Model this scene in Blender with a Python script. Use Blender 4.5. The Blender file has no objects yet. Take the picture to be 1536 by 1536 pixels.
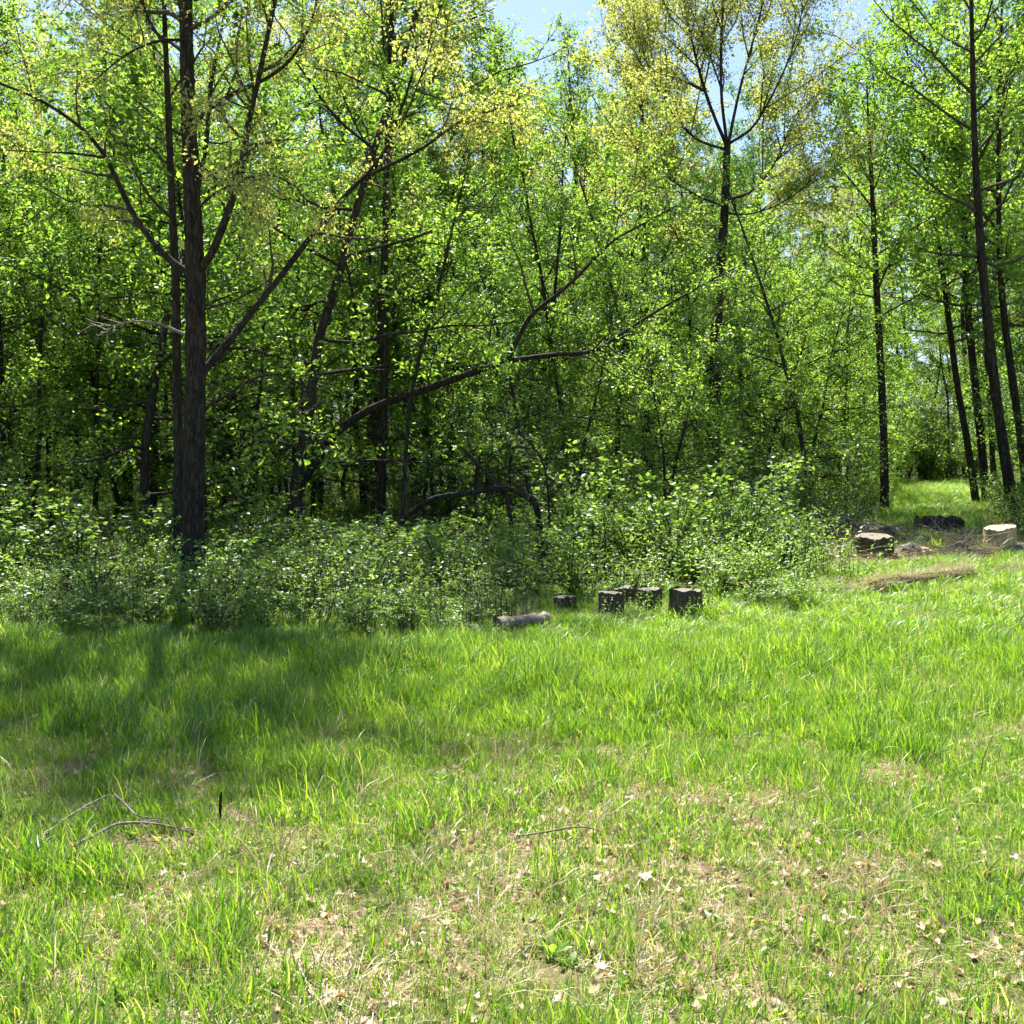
import bpy, math
import numpy as np
from mathutils import Vector, Matrix

# ------------------------------------------------------------------ camera, sky, sun, exposure
sc = bpy.context.scene
COL = sc.collection
FPX, HOR, EYE = 1647.0, 690.0, 1.6            # focal length and horizon row in photo pixels, eye height in m
PITCH = math.atan((768 - HOR) / FPX)
cam_d = bpy.data.cameras.new('camera'); cam = bpy.data.objects.new('camera', cam_d); COL.objects.link(cam)
cam_d.sensor_fit = 'HORIZONTAL'; cam_d.sensor_width = 36; cam_d.lens = 36 * FPX / 1536
cam_d.clip_start = 0.05; cam_d.clip_end = 2000
cam.location = (0, 0, EYE); cam.rotation_euler = (math.pi / 2 - PITCH, 0, 0)
sc.camera = cam

SUN_EL, SUN_AZ = math.radians(60), math.radians(-13)     # azimuth from +Y, positive to +X
to_sun = Vector((math.sin(SUN_AZ) * math.cos(SUN_EL), math.cos(SUN_AZ) * math.cos(SUN_EL), math.sin(SUN_EL)))
world = bpy.data.worlds.new('World'); sc.world = world; world.use_nodes = True
wn = world.node_tree.nodes; wl = world.node_tree.links
wn.clear()
sky = wn.new('ShaderNodeTexSky'); sky.sky_type = 'NISHITA'; sky.sun_disc = False
sky.sun_elevation = SUN_EL; sky.sun_rotation = SUN_AZ % (2 * math.pi); sky.air_density = 1.0; sky.dust_density = 0.8; sky.ozone_density = 2.5
bg = wn.new('ShaderNodeBackground'); bg.inputs['Strength'].default_value = 0.062
wo = wn.new('ShaderNodeOutputWorld')
wl.new(sky.outputs[0], bg.inputs[0]); wl.new(bg.outputs[0], wo.inputs[0])
sd = bpy.data.lights.new('sun', 'SUN'); sd.energy = 5.0; sd.angle = math.radians(0.53); sd.color = (1.0, 0.95, 0.86)
so = bpy.data.objects.new('sun', sd); COL.objects.link(so); so.location = (0, 0, 40)
so.rotation_euler = to_sun.to_track_quat('Z', 'Y').to_euler()
sc.view_settings.view_transform = 'Standard'; sc.view_settings.look = 'None'
sc.view_settings.exposure = 1.8; sc.view_settings.gamma = 1.0; sc.view_settings.use_curve_mapping = False
sc.render.engine = 'CYCLES'
cy = sc.cycles
cy.use_adaptive_sampling = True; cy.adaptive_threshold = 0.03
cy.max_bounces = 4; cy.diffuse_bounces = 3; cy.glossy_bounces = 2; cy.transmission_bounces = 4; cy.transparent_max_bounces = 4
cy.use_denoising = True; cy.caustics_reflective = False; cy.caustics_refractive = False
cy.sample_clamp_indirect = 6.0

# ------------------------------------------------------------------ small maths
def S(a, b, t):
    t = np.clip((t - a) / (b - a), 0, 1); return t * t * (3 - 2 * t)

_ng = np.random.default_rng(77).random((64, 64))
def vnoise(x, y, s=1.0, o=0.0):
    x = np.asarray(x, float) / s + o * 7.13 + 100; y = np.asarray(y, float) / s + o * 3.71 + 100
    xi = np.floor(x).astype(int); yi = np.floor(y).astype(int); fx = x - xi; fy = y - yi
    fx = fx * fx * (3 - 2 * fx); fy = fy * fy * (3 - 2 * fy)
    g = lambda a, b: _ng[a % 64, b % 64]
    return (g(xi, yi) * (1 - fx) + g(xi + 1, yi) * fx) * (1 - fy) + (g(xi, yi + 1) * (1 - fx) + g(xi + 1, yi + 1) * fx) * fy

def gz(x, y):
    x = np.asarray(x, float); y = np.asarray(y, float)
    z = 0.36 * S(0.5, 5.5, x) * S(7, 16, y) + 0.012 * np.maximum(0, y - 18) + 0.03 * np.maximum(0, y - 70)
    z = z + 0.10 * (vnoise(x, y, 3.1, 1) - 0.5) * S(2, 8, y) + 0.05 * (vnoise(x, y, 0.8, 2) - 0.5)
    return z
def G(x, y): return float(gz(x, y))

FW = np.array([0, math.cos(PITCH), -math.sin(PITCH)]); UP = np.array([0, math.sin(PITCH), math.cos(PITCH)]); RT = np.array([1.0, 0, 0])
def ray(px, py): return FW + (px - 768) / FPX * RT + (768 - py) / FPX * UP
def pt(px, py, Y):
    d = ray(px, py); return np.array([0, 0, EYE]) + d * (Y / d[1])
def hits(px, py):
    px = np.atleast_1d(np.asarray(px, float)); py = np.atleast_1d(np.asarray(py, float))
    d = FW[None] + ((px - 768) / FPX)[:, None] * RT[None] + ((768 - py) / FPX)[:, None] * UP[None]
    t = np.full(len(px), 1.0)
    for _ in range(60):
        p = np.array([0, 0, EYE]) + d * t[:, None]
        t = t + (p[:, 2] - gz(p[:, 0], p[:, 1])) / np.maximum(-d[:, 2], 1e-3) * 0.6
    p = np.array([0, 0, EYE]) + d * t[:, None]; p[:, 2] = gz(p[:, 0], p[:, 1]); return p
def hit(px, py): return hits(px, py)[0]
def unit(v): return v / (np.linalg.norm(v, axis=-1, keepdims=True) + 1e-9)

# ------------------------------------------------------------------ materials
def mat_new(name):
    m = bpy.data.materials.new(name); m.use_nodes = True
    nt = m.node_tree; nt.nodes.clear()
    return m, nt.nodes, nt.links
def ramp(N, cols):
    r = N.new('ShaderNodeValToRGB'); e = r.color_ramp.elements
    while len(e) < len(cols): e.new(0.5)
    for i, (p, c) in enumerate(cols):
        e[i].position = p; e[i].color = (*c, 1)
    return r
def leaf_mat(name, cols, trans=0.5, tint=(2.1, 2.1, 0.82), gloss=0.05, rough=0.4):
    m, N, L = mat_new(name)
    geo = N.new('ShaderNodeNewGeometry'); oi = N.new('ShaderNodeObjectInfo')
    ad = N.new('ShaderNodeMath'); ad.operation = 'MULTIPLY_ADD'; ad.inputs[1].default_value = 0.75
    L.new(geo.outputs['Random Per Island'], ad.inputs[0])
    m2 = N.new('ShaderNodeMath'); m2.operation = 'MULTIPLY'; m2.inputs[1].default_value = 0.25
    L.new(oi.outputs['Random'], m2.inputs[0]); L.new(m2.outputs[0], ad.inputs[2])
    r = ramp(N, cols); L.new(ad.outputs[0], r.inputs[0])
    df = N.new('ShaderNodeBsdfDiffuse'); L.new(r.outputs[0], df.inputs[0])
    tr = N.new('ShaderNodeBsdfTranslucent')
    mu = N.new('ShaderNodeMixRGB'); mu.blend_type = 'MULTIPLY'; mu.inputs[0].default_value = 1; mu.inputs[2].default_value = (*tint, 1)
    L.new(r.outputs[0], mu.inputs[1]); L.new(mu.outputs[0], tr.inputs[0])
    mx = N.new('ShaderNodeMixShader'); mx.inputs[0].default_value = trans
    L.new(df.outputs[0], mx.inputs[1]); L.new(tr.outputs[0], mx.inputs[2])
    gl = N.new('ShaderNodeBsdfGlossy'); gl.inputs['Roughness'].default_value = rough; gl.inputs[0].default_value = (0.9, 0.95, 1, 1)
    m3 = N.new('ShaderNodeMixShader'); m3.inputs[0].default_value = gloss
    L.new(mx.outputs[0], m3.inputs[1]); L.new(gl.outputs[0], m3.inputs[2])
    o = N.new('ShaderNodeOutputMaterial'); L.new(m3.outputs[0], o.inputs[0])
    return m
def bark_mat(name, c0, c1, scale=14, stretch=0.22, bump=0.6, moss=None):
    m, N, L = mat_new(name)
    tc = N.new('ShaderNodeTexCoord'); mp = N.new('ShaderNodeMapping'); mp.inputs['Scale'].default_value = (1, 1, stretch)
    L.new(tc.outputs['Object'], mp.inputs[0])
    vo = N.new('ShaderNodeTexVoronoi'); vo.feature = 'DISTANCE_TO_EDGE'; vo.inputs['Scale'].default_value = scale * 1.6
    no = N.new('ShaderNodeTexNoise'); no.inputs['Scale'].default_value = scale; no.inputs['Detail'].default_value = 7; no.inputs['Roughness'].default_value = 0.7
    L.new(mp.outputs[0], no.inputs['Vector'])
    wv = N.new('ShaderNodeMixRGB'); wv.inputs[0].default_value = 0.12; L.new(mp.outputs[0], wv.inputs[1]); L.new(no.outputs['Color'], wv.inputs[2])
    L.new(wv.outputs[0], vo.inputs['Vector'])
    ml = N.new('ShaderNodeMath'); ml.operation = 'MULTIPLY_ADD'; ml.inputs[1].default_value = 1.6
    L.new(vo.outputs['Distance'], ml.inputs[0]); L.new(no.outputs['Fac'], ml.inputs[2])
    r = ramp(N, [(0.35, c0), (1.0, c1)]); L.new(ml.outputs[0], r.inputs[0])
    colout = r.outputs[0]
    if moss:
        n2 = N.new('ShaderNodeTexNoise'); n2.inputs['Scale'].default_value = 5; n2.inputs['Detail'].default_value = 5
        L.new(tc.outputs['Object'], n2.inputs['Vector'])
        r2 = ramp(N, [(0.5, (0, 0, 0)), (0.62, (1, 1, 1))]); L.new(n2.outputs['Fac'], r2.inputs[0])
        mm = N.new('ShaderNodeMixRGB'); L.new(r2.outputs[0], mm.inputs[0]); L.new(colout, mm.inputs[1]); mm.inputs[2].default_value = (*moss, 1)
        colout = mm.outputs[0]
    bs = N.new('ShaderNodeBsdfPrincipled'); bs.inputs['Roughness'].default_value = 0.9; bs.inputs['Specular IOR Level'].default_value = 0.15
    L.new(colout, bs.inputs['Base Color'])
    bp = N.new('ShaderNodeBump'); bp.inputs['Strength'].default_value = bump; bp.inputs['Distance'].default_value = 0.03
    L.new(ml.outputs[0], bp.inputs['Height']); L.new(bp.outputs[0], bs.inputs['Normal'])
    o = N.new('ShaderNodeOutputMaterial'); L.new(bs.outputs[0], o.inputs[0])
    return m
def wood_mat(name, c0, c1, rings=26):
    m, N, L = mat_new(name)
    tc = N.new('ShaderNodeTexCoord')
    no = N.new('ShaderNodeTexNoise'); no.inputs['Scale'].default_value = 9; no.inputs['Detail'].default_value = 6
    L.new(tc.outputs['Object'], no.inputs['Vector'])
    mxv = N.new('ShaderNodeMixRGB'); mxv.inputs[0].default_value = 0.06; L.new(tc.outputs['Object'], mxv.inputs[1]); L.new(no.outputs['Color'], mxv.inputs[2])
    wv = N.new('ShaderNodeTexWave'); wv.wave_type = 'RINGS'; wv.rings_direction = 'Z'; wv.inputs['Scale'].default_value = rings; wv.inputs['Distortion'].default_value = 1.5
    L.new(mxv.outputs[0], wv.inputs['Vector'])
    ad = N.new('ShaderNodeMath'); ad.operation = 'MULTIPLY_ADD'; ad.inputs[1].default_value = 0.35; L.new(wv.outputs['Fac'], ad.inputs[0]); L.new(no.outputs['Fac'], ad.inputs[2])
    r = ramp(N, [(0.35, c0), (0.9, c1)]); L.new(ad.outputs[0], r.inputs[0])
    bs = N.new('ShaderNodeBsdfPrincipled'); bs.inputs['Roughness'].default_value = 0.85; L.new(r.outputs[0], bs.inputs['Base Color'])
    bp = N.new('ShaderNodeBump'); bp.inputs['Strength'].default_value = 0.5; bp.inputs['Distance'].default_value = 0.01
    L.new(ad.outputs[0], bp.inputs['Height']); L.new(bp.outputs[0], bs.inputs['Normal'])
    o = N.new('ShaderNodeOutputMaterial'); L.new(bs.outputs[0], o.inputs[0])
    return m

M = {}
M['maple'] = leaf_mat('maple_leaf', [(0.0, (0.04, 0.085, 0.018)), (0.5, (0.095, 0.18, 0.035)), (1.0, (0.20, 0.30, 0.075))], 0.55, gloss=0.03)
M['bright'] = leaf_mat('bright_leaf', [(0.0, (0.055, 0.12, 0.022)), (0.5, (0.135, 0.24, 0.04)), (1.0, (0.26, 0.37, 0.095))], 0.58, gloss=0.035)
M['cool'] = leaf_mat('cool_leaf', [(0.0, (0.03, 0.075, 0.024)), (0.5, (0.07, 0.15, 0.045)), (1.0, (0.15, 0.25, 0.095))], 0.5, gloss=0.05)
M['pale'] = leaf_mat('oak_flower', [(0.0, (0.17, 0.22, 0.06)), (0.5, (0.31, 0.36, 0.12)), (1.0, (0.47, 0.48, 0.21))], 0.5, (1.75, 1.65, 0.85), gloss=0.02)
M['shrub'] = leaf_mat('shrub_leaf', [(0.0, (0.07, 0.14, 0.022)), (0.5, (0.18, 0.29, 0.05)), (1.0, (0.33, 0.43, 0.11))], 0.5, (1.55, 1.65, 0.8), gloss=0.05, rough=0.45)
M['grass'] = leaf_mat('grass_blade', [(0.0, (0.05, 0.13, 0.014)), (0.5, (0.14, 0.27, 0.024)), (0.78, (0.24, 0.37, 0.045)), (0.92, (0.42, 0.43, 0.24)), (1.0, (0.5, 0.44, 0.3))], 0.5, (1.65, 1.65, 0.55), gloss=0.04, rough=0.4)
M['straw'] = leaf_mat('dry_straw', [(0.0, (0.22, 0.16, 0.08)), (0.5, (0.40, 0.32, 0.18)), (1.0, (0.58, 0.50, 0.32))], 0.3, (1, 0.95, 0.8), gloss=0.03)
M['deadleaf'] = leaf_mat('dead_leaf', [(0.0, (0.18, 0.10, 0.05)), (0.3, (0.38, 0.26, 0.16)), (1.0, (0.60, 0.48, 0.36))], 0.25, (1.1, 0.9, 0.6), gloss=0.03)
M['bark'] = bark_mat('dark_bark', (0.006, 0.005, 0.004), (0.065, 0.055, 0.045))
M['bark_grey'] = bark_mat('grey_bark', (0.014, 0.012, 0.010), (0.075, 0.066, 0.052), 18, 0.3)
M['twig'] = bark_mat('twig_bark', (0.025, 0.021, 0.016), (0.10, 0.088, 0.068), 30, 0.3, 0.2)
M['dead'] = bark_mat('dead_wood', (0.10, 0.085, 0.068), (0.34, 0.30, 0.25), 24, 0.3, 0.4)
M['log_bark'] = bark_mat('weathered_log_bark', (0.03, 0.025, 0.019), (0.17, 0.145, 0.115), 16, 0.3, 0.8, moss=(0.05, 0.075, 0.02))
M['rot'] = bark_mat('rotten_wood', (0.05, 0.032, 0.02), (0.24, 0.17, 0.11), 20, 0.4, 0.8)
M['cut_old'] = wood_mat('old_cut_wood', (0.05, 0.042, 0.03), (0.20, 0.17, 0.13))
M['cut_new'] = wood_mat('pale_cut_wood', (0.36, 0.26, 0.15), (0.66, 0.53, 0.36))
M['pale_bark'] = bark_mat('debarked_wood', (0.24, 0.16, 0.08), (0.55, 0.44, 0.27), 14, 0.15, 0.5)
M['stone'] = bark_mat('grey_stone', (0.09, 0.085, 0.075), (0.26, 0.24, 0.21), 10, 1.0, 0.4)

def ground_mat():
    m, N, L = mat_new('soil_and_thatch')
    tc = N.new('ShaderNodeTexCoord')
    n1 = N.new('ShaderNodeTexNoise'); n1.inputs['Scale'].default_value = 0.9; n1.inputs['Detail'].default_value = 6
    n2 = N.new('ShaderNodeTexNoise'); n2.inputs['Scale'].default_value = 45; n2.inputs['Detail'].default_value = 8; n2.inputs['Roughness'].default_value = 0.75
    L.new(tc.outputs['Object'], n1.inputs['Vector']); L.new(tc.outputs['Object'], n2.inputs['Vector'])
    r1 = ramp(N, [(0.3, (0.05, 0.036, 0.02)), (0.5, (0.24, 0.18, 0.10)), (0.7, (0.50, 0.41, 0.27))]); L.new(n2.outputs['Fac'], r1.inputs[0])
    r2 = ramp(N, [(0.25, (0.05, 0.06, 0.015)), (0.55, (0.12, 0.16, 0.035)), (0.75, (0.26, 0.24, 0.09))]); L.new(n2.outputs['Fac'], r2.inputs[0])
    rm = ramp(N, [(0.42, (0, 0, 0)), (0.62, (1, 1, 1))]); L.new(n1.outputs['Fac'], rm.inputs[0])
    mx = N.new('ShaderNodeMixRGB'); L.new(rm.outputs[0], mx.inputs[0]); L.new(r1.outputs[0], mx.inputs[1]); L.new(r2.outputs[0], mx.inputs[2])
    # woodland floor: dark leaf mould away from the meadow
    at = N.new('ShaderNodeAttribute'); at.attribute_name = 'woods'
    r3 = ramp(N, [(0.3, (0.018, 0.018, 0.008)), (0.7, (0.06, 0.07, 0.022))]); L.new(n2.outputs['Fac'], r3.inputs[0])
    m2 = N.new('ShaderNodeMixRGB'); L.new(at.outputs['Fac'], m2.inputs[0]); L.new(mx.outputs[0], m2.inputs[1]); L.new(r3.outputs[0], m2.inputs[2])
    bs = N.new('ShaderNodeBsdfPrincipled'); bs.inputs['Roughness'].default_value = 1.0; bs.inputs['Specular IOR Level'].default_value = 0.1
    L.new(m2.outputs[0], bs.inputs['Base Color'])
    bp = N.new('ShaderNodeBump'); bp.inputs['Strength'].default_value = 0.8; bp.inputs['Distance'].default_value = 0.03
    L.new(n2.outputs['Fac'], bp.inputs['Height']); L.new(bp.outputs[0], bs.inputs['Normal'])
    o = N.new('ShaderNodeOutputMaterial'); L.new(bs.outputs[0], o.inputs[0])
    return m
M['ground'] = ground_mat()

# ------------------------------------------------------------------ mesh helpers
def mesh_np(name, V, T=None, Q=None, mat=None, smooth=False):
    me = bpy.data.meshes.new(name)
    V = np.asarray(V, np.float32)
    T = np.zeros((0, 3), np.int32) if T is None or len(T) == 0 else np.asarray(T, np.int32)
    Q = np.zeros((0, 4), np.int32) if Q is None or len(Q) == 0 else np.asarray(Q, np.int32)
    idx = np.concatenate([T.ravel(), Q.ravel()]).astype(np.int32)
    st = np.concatenate([np.arange(len(T)) * 3, len(T) * 3 + np.arange(len(Q)) * 4]).astype(np.int32)
    me.vertices.add(len(V)); me.vertices.foreach_set('co', V.ravel())
    me.loops.add(len(idx)); me.polygons.add(len(st))
    me.polygons.foreach_set('loop_start', st); me.polygons.foreach_set('vertices', idx)
    if smooth: me.polygons.foreach_set('use_smooth', np.ones(len(st), bool))
    me.update(calc_edges=True)
    if mat: me.materials.append(mat)
    return me

class Wood:
    def __init__(self): self.V = []; self.Q = []; self.n = 0; self.tw = []; self.twa = []
    def add(self, P, R, sides=6, rough=0.0, rng=None, cap=False):
        P = np.asarray(P, float); R = np.asarray(R, float); n = len(P)
        T = unit(np.gradient(P, axis=0)); ref = np.array([0.31, 0.95, 0.05]) if abs(T[0][2]) > 0.5 else np.array([0.05, 0.1, 1.0])
        A = unit(np.cross(T, ref)); B = np.cross(T, A)
        a = np.arange(sides) / sides * 2 * math.pi
        rr = R[:, None] * np.ones((n, sides))
        if rough and rng is not None:
            rr = rr * (1 + rough * (rng.random((1, sides)) - 0.5) * 1.2 + rough * (rng.random((n, sides)) - 0.5))
        V = P[:, None, :] + rr[..., None] * (np.cos(a)[None, :, None] * A[:, None, :] + np.sin(a)[None, :, None] * B[:, None, :])
        i = np.arange(n - 1)[:, None] * sides; j = np.arange(sides)[None, :]; k = (j + 1) % sides
        Q = np.stack([i + j, i + k, i + sides + k, i + sides + j], -1).reshape(-1, 4) + self.n
        self.V.append(V.reshape(-1, 3)); self.Q.append(Q); self.n += n * sides
    def twig(self, a, b, r): self.tw.append((*a, *b, r))
    def mesh(self, name, mat, origin=(0, 0, 0), smooth=True):
        if self.tw: self.twa.append(np.array(self.tw))
        if self.twa:
            t = np.concatenate(self.twa); a, b, r = t[:, :3], t[:, 3:6], t[:, 6]
            d = unit(b - a); A = unit(np.cross(d, np.array([0.2, 0.5, 0.83]))); B = np.cross(d, A)
            V = []
            for c, rad in ((a, r), (b, r * 0.4)):
                for q in range(3):
                    g = q * 2.0944; V.append(c + rad[:, None] * (math.cos(g) * A + math.sin(g) * B))
            V = np.stack(V, 1); m = len(t)
            f = np.array([[0, 1, 4, 3], [1, 2, 5, 4], [2, 0, 3, 5]])
            Q = (np.arange(m)[:, None, None] * 6 + f[None]).reshape(-1, 4) + self.n
            self.V.append(V.reshape(-1, 3)); self.Q.append(Q); self.n += m * 6; self.tw = []; self.twa = []
        return mesh_np(name, np.concatenate(self.V) - np.asarray(origin), Q=np.concatenate(self.Q), mat=mat, smooth=smooth)

class Leaves:
    def __init__(self): self.P = []; self.D = []; self.S = []
    def add(self, p, d, s): self.P.append(p); self.D.append(d); self.S.append(s)
    def mesh(self, name, mat, rng, origin=(0, 0, 0), droop=0.3, flat=0.8, width=0.55):
        P = np.concatenate(self.P) - np.asarray(origin); D = np.concatenate(self.D); s = np.concatenate(self.S); n = len(P)
        ax = unit(unit(rng.normal(size=(n, 3)) * np.array([1, 1, 0.5])) + 0.6 * D + np.array([0, 0, -droop]))
        nn = rng.normal(size=(n, 3)) * (1 - flat * 0.5); nn[:, 2] += flat * 1.4
        sd = unit(np.cross(ax, nn)); nn = np.cross(sd, ax)
        L = s[:, None] * (0.5 + 1.0 * rng.random((n, 1))); W = L * width * (0.8 + 0.4 * rng.random((n, 1)))
        fold = L * (0.10 * rng.random((n, 1)))
        v0 = P; v2 = P + ax * L - nn * fold * 1.2
        mid = P + ax * L * (0.38 + 0.15 * rng.random((n, 1)))
        v1 = mid + sd * W * 0.5 + nn * fold; v3 = mid - sd * W * 0.5 + nn * fold
        V = np.stack([v0, v1, v2, v3], 1).reshape(-1, 3)
        T = (np.arange(n)[:, None, None] * 4 + np.array([[0, 1, 2], [0, 2, 3]])[None]).reshape(-1, 3)
        return mesh_np(name, V, T=T, mat=mat)

def interp(P, s):
    P = np.asarray(P, float); seg = np.linalg.norm(np.diff(P, axis=0), axis=1); c = np.concatenate([[0], np.cumsum(seg)])
    x = s * c[-1]; i = min(max(int(np.searchsorted(c, x)) - 1, 0), len(seg) - 1)
    t = (x - c[i]) / max(seg[i], 1e-6)
    return P[i] + (P[i + 1] - P[i]) * t, unit(P[i + 1] - P[i]), c[-1]
def smooth_poly(P, n):
    P = np.asarray(P, float); k = len(P)
    t = np.linspace(0, k - 1, n); out = []
    for x in t:
        i = min(int(x), k - 2); f = x - i
        p0, p1, p2, p3 = P[max(i - 1, 0)], P[i], P[i + 1], P[min(i + 2, k - 1)]
        out.append(0.5 * (2 * p1 + (p2 - p0) * f + (2 * p0 - 5 * p1 + 4 * p2 - p3) * f * f + (3 * p1 - p0 - 3 * p2 + p3) * f ** 3))
    return np.array(out)

def twigs_on(P, rng, wood, lv, pr, s0=0.15, rw=0.004):
    P = np.asarray(P, float); seg = np.linalg.norm(np.diff(P, axis=0), axis=1); c = np.concatenate([[0], np.cumsum(seg)])
    nt = max(2, int(c[-1] * pr['tw_den'])); s = rng.uniform(s0, 1.0, nt); x = s * c[-1]
    i = np.clip(np.searchsorted(c, x) - 1, 0, len(seg) - 1); t = ((x - c[i]) / np.maximum(seg[i], 1e-6))[:, None]
    p = P[i] + (P[i + 1] - P[i]) * t; d = unit(P[i + 1] - P[i])
    dd = unit(d * 0.5 + unit(rng.normal(size=(nt, 3))) * 0.9 + np.array([0, 0, pr.get('tw_up', 0.15)]))
    e = p + dd * (pr['tw_len'] * rng.uniform(0.4, 1.2, nt))[:, None]
    wood.twa.append(np.concatenate([p, e, (rw * (1 - 0.5 * s) + 0.0015)[:, None]], 1))
    n = rng.poisson(pr['leaf_n'], nt); j = np.repeat(np.arange(nt), n); m = len(j)
    if m:
        u = rng.random((m, 1)) ** 0.7
        lv.add(p[j] + (e[j] - p[j]) * u + rng.normal(size=(m, 3)) * pr.get('scatter', 0.05), dd[j], np.full(m, pr['leaf']))

def secs_on(P, r0, r1, rng, wood, lv, pr, s0=0.2):
    _, _, Lt = interp(P, 0.5)
    for s in rng.uniform(s0, 1.0, max(2, int(Lt * pr['sec_den']))):
        p, d, _ = interp(P, s)
        q = unit(np.cross(d, rng.normal(size=3)))
        a = math.radians(rng.uniform(30, 70))
        dd = unit(d * math.cos(a) + q * math.sin(a) + np.array([0, 0, pr.get('sec_up', 0.2)]))
        l = pr['sec_len'] * (1.1 - 0.55 * s) * rng.uniform(0.6, 1.25)
        k = np.linspace(0, 1, 5)[:, None]
        bend = unit(rng.normal(size=3) + np.array([0, 0, pr.get('bend', 0.5)])) * 0.22 * l
        Q = p + dd * l * k + bend * k ** 2 + np.cumsum(rng.normal(size=(5, 3)) * l * 0.025, 0) * (k > 0)
        rs = min(0.45 * (r0 + (r1 - r0) * s), 0.012 + 0.008 * l) + 0.002
        wood.add(Q, np.linspace(rs, 0.004, 5), 4)
        twigs_on(Q, rng, wood, lv, pr, rw=0.004)

def limb_poly(p, dirv, l, rng, up=0.3, n=7):
    k = np.linspace(0, 1, n)[:, None]
    wob = np.cumsum(rng.normal(size=(n, 3)) * l * 0.022, 0) * (k > 0)
    return p + dirv * l * k + np.array([0, 0, up * l]) * k ** 2 + wob

def generic_limbs(tp, tr, rng, wood, lv, pr, parts=None):
    """limbs along the trunk polyline tp between pr['cb'] and the top"""
    _, _, H = interp(tp, 0.5)
    for i in range(pr['limbs']):
        u = (i + rng.random()) / pr['limbs']; s = pr['cb'] + (0.99 - pr['cb']) * u
        p, d, _ = interp(tp, s); rt = np.interp(s, np.linspace(0, 1, len(tr)), tr)
        az = i * 2.399 + rng.uniform(-0.5, 0.5)
        el = math.radians(pr['el0'] + (pr['el1'] - pr['el0']) * u + rng.uniform(-10, 10))
        prof = (math.sin(math.pi * min(1, 0.28 + 0.72 * u)) ** 0.7 if pr.get('round', True) else 1 - 0.75 * u)
        l = pr['spread'] * max(0.25, prof) * rng.uniform(0.7, 1.2)
        dv = np.array([math.cos(az) * math.cos(el), math.sin(az) * math.cos(el), math.sin(el)])
        P = limb_poly(p, dv, l, rng, pr.get('limb_up', 0.2))
        r0 = min(0.4 * rt, 0.010 * l + 0.008) + 0.004
        wood.add(P, np.linspace(r0, 0.006, len(P)), 5)
        secs_on(P, r0, 0.006, rng, wood, lv, pr)

# ------------------------------------------------------------------ object helpers
def empty(name, loc, label, cat, group=None, rz=0.0, s=1.0):
    o = bpy.data.objects.new(name, None); COL.objects.link(o)
    o.location = loc; o.rotation_euler = (0, 0, rz); o.scale = (s, s, s) if not isinstance(s, tuple) else s
    o.empty_display_size = 0.1
    o['label'] = label; o['category'] = cat
    if group: o['group'] = group
    return o
def part(name, me, parent, loc=(0, 0, 0)):
    o = bpy.data.objects.new(name, me); COL.objects.link(o); o.parent = parent; o.location = loc
    if name in ('branches', 'twigs', 'stems', 'foliage'): o['kind'] = 'stuff'
    return o
def single(name, me, loc, label, cat, group=None):
    o = bpy.data.objects.new(name, me); COL.objects.link(o); o.location = loc
    o['label'] = label; o['category'] = cat
    if group: o['group'] = group
    return o
def copy_tree(o, loc, rz, s, label=None, group=None):
    c = o.copy(); COL.objects.link(c); c.location = loc; c.rotation_euler = (0, 0, rz); c.scale = s if isinstance(s, tuple) else (s, s, s)
    if label: c['label'] = label
    if group: c['group'] = group
    for ch in o.children:
        k = ch.copy(); COL.objects.link(k); k.parent = c; k.matrix_parent_inverse = ch.matrix_parent_inverse.copy()
    return c

# ------------------------------------------------------------------ the ground
def wood_edge(x):
    """distance at which meadow grass gives way to undergrowth"""
    x = np.asarray(x, float)
    return 10.9 + 1.1 * S(-1.5, 0.5, x) + 1.6 * S(2.2, 4.0, x) + 0.8 * (vnoise(x, x * 0, 1.3, 5) - 0.5)
def path_mask(x, y):
    c = 0.386 * y; return np.clip(1.2 - np.abs(x - c) / (1.0 + 0.012 * y), 0, 1) * S(14, 17, y) * (1 - S(45, 55, y))
def build_ground():
    xs = np.concatenate([np.linspace(-400, -26, 14)[:-1], np.linspace(-26, 26, 261), np.linspace(26, 400, 14)[1:]])
    ys = np.concatenate([np.linspace(-150, -2, 10)[:-1], np.linspace(-2, 40, 211), np.linspace(40, 90, 40)[1:], np.linspace(90, 600, 14)[1:]])
    X, Y = np.meshgrid(xs, ys); Z = gz(X, Y)
    V = np.stack([X, Y, Z], -1).reshape(-1, 3); nx, ny = len(xs), len(ys)
    i = (np.arange(ny - 1)[:, None] * nx + np.arange(nx - 1)[None, :])
    Q = np.stack([i, i + 1, i + nx + 1, i + nx], -1).reshape(-1, 4)
    me = mesh_np('ground', V, Q=Q, mat=M['ground'], smooth=True)
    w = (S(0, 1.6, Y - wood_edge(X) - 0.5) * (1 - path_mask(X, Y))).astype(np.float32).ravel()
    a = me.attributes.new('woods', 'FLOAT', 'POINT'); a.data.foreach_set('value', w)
    o = bpy.data.objects.new('ground', me); COL.objects.link(o); o['kind'] = 'structure'
    o['label'] = 'meadow soil with dry thatch running under the woodland'; o['category'] = 'ground'
build_ground()

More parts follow.
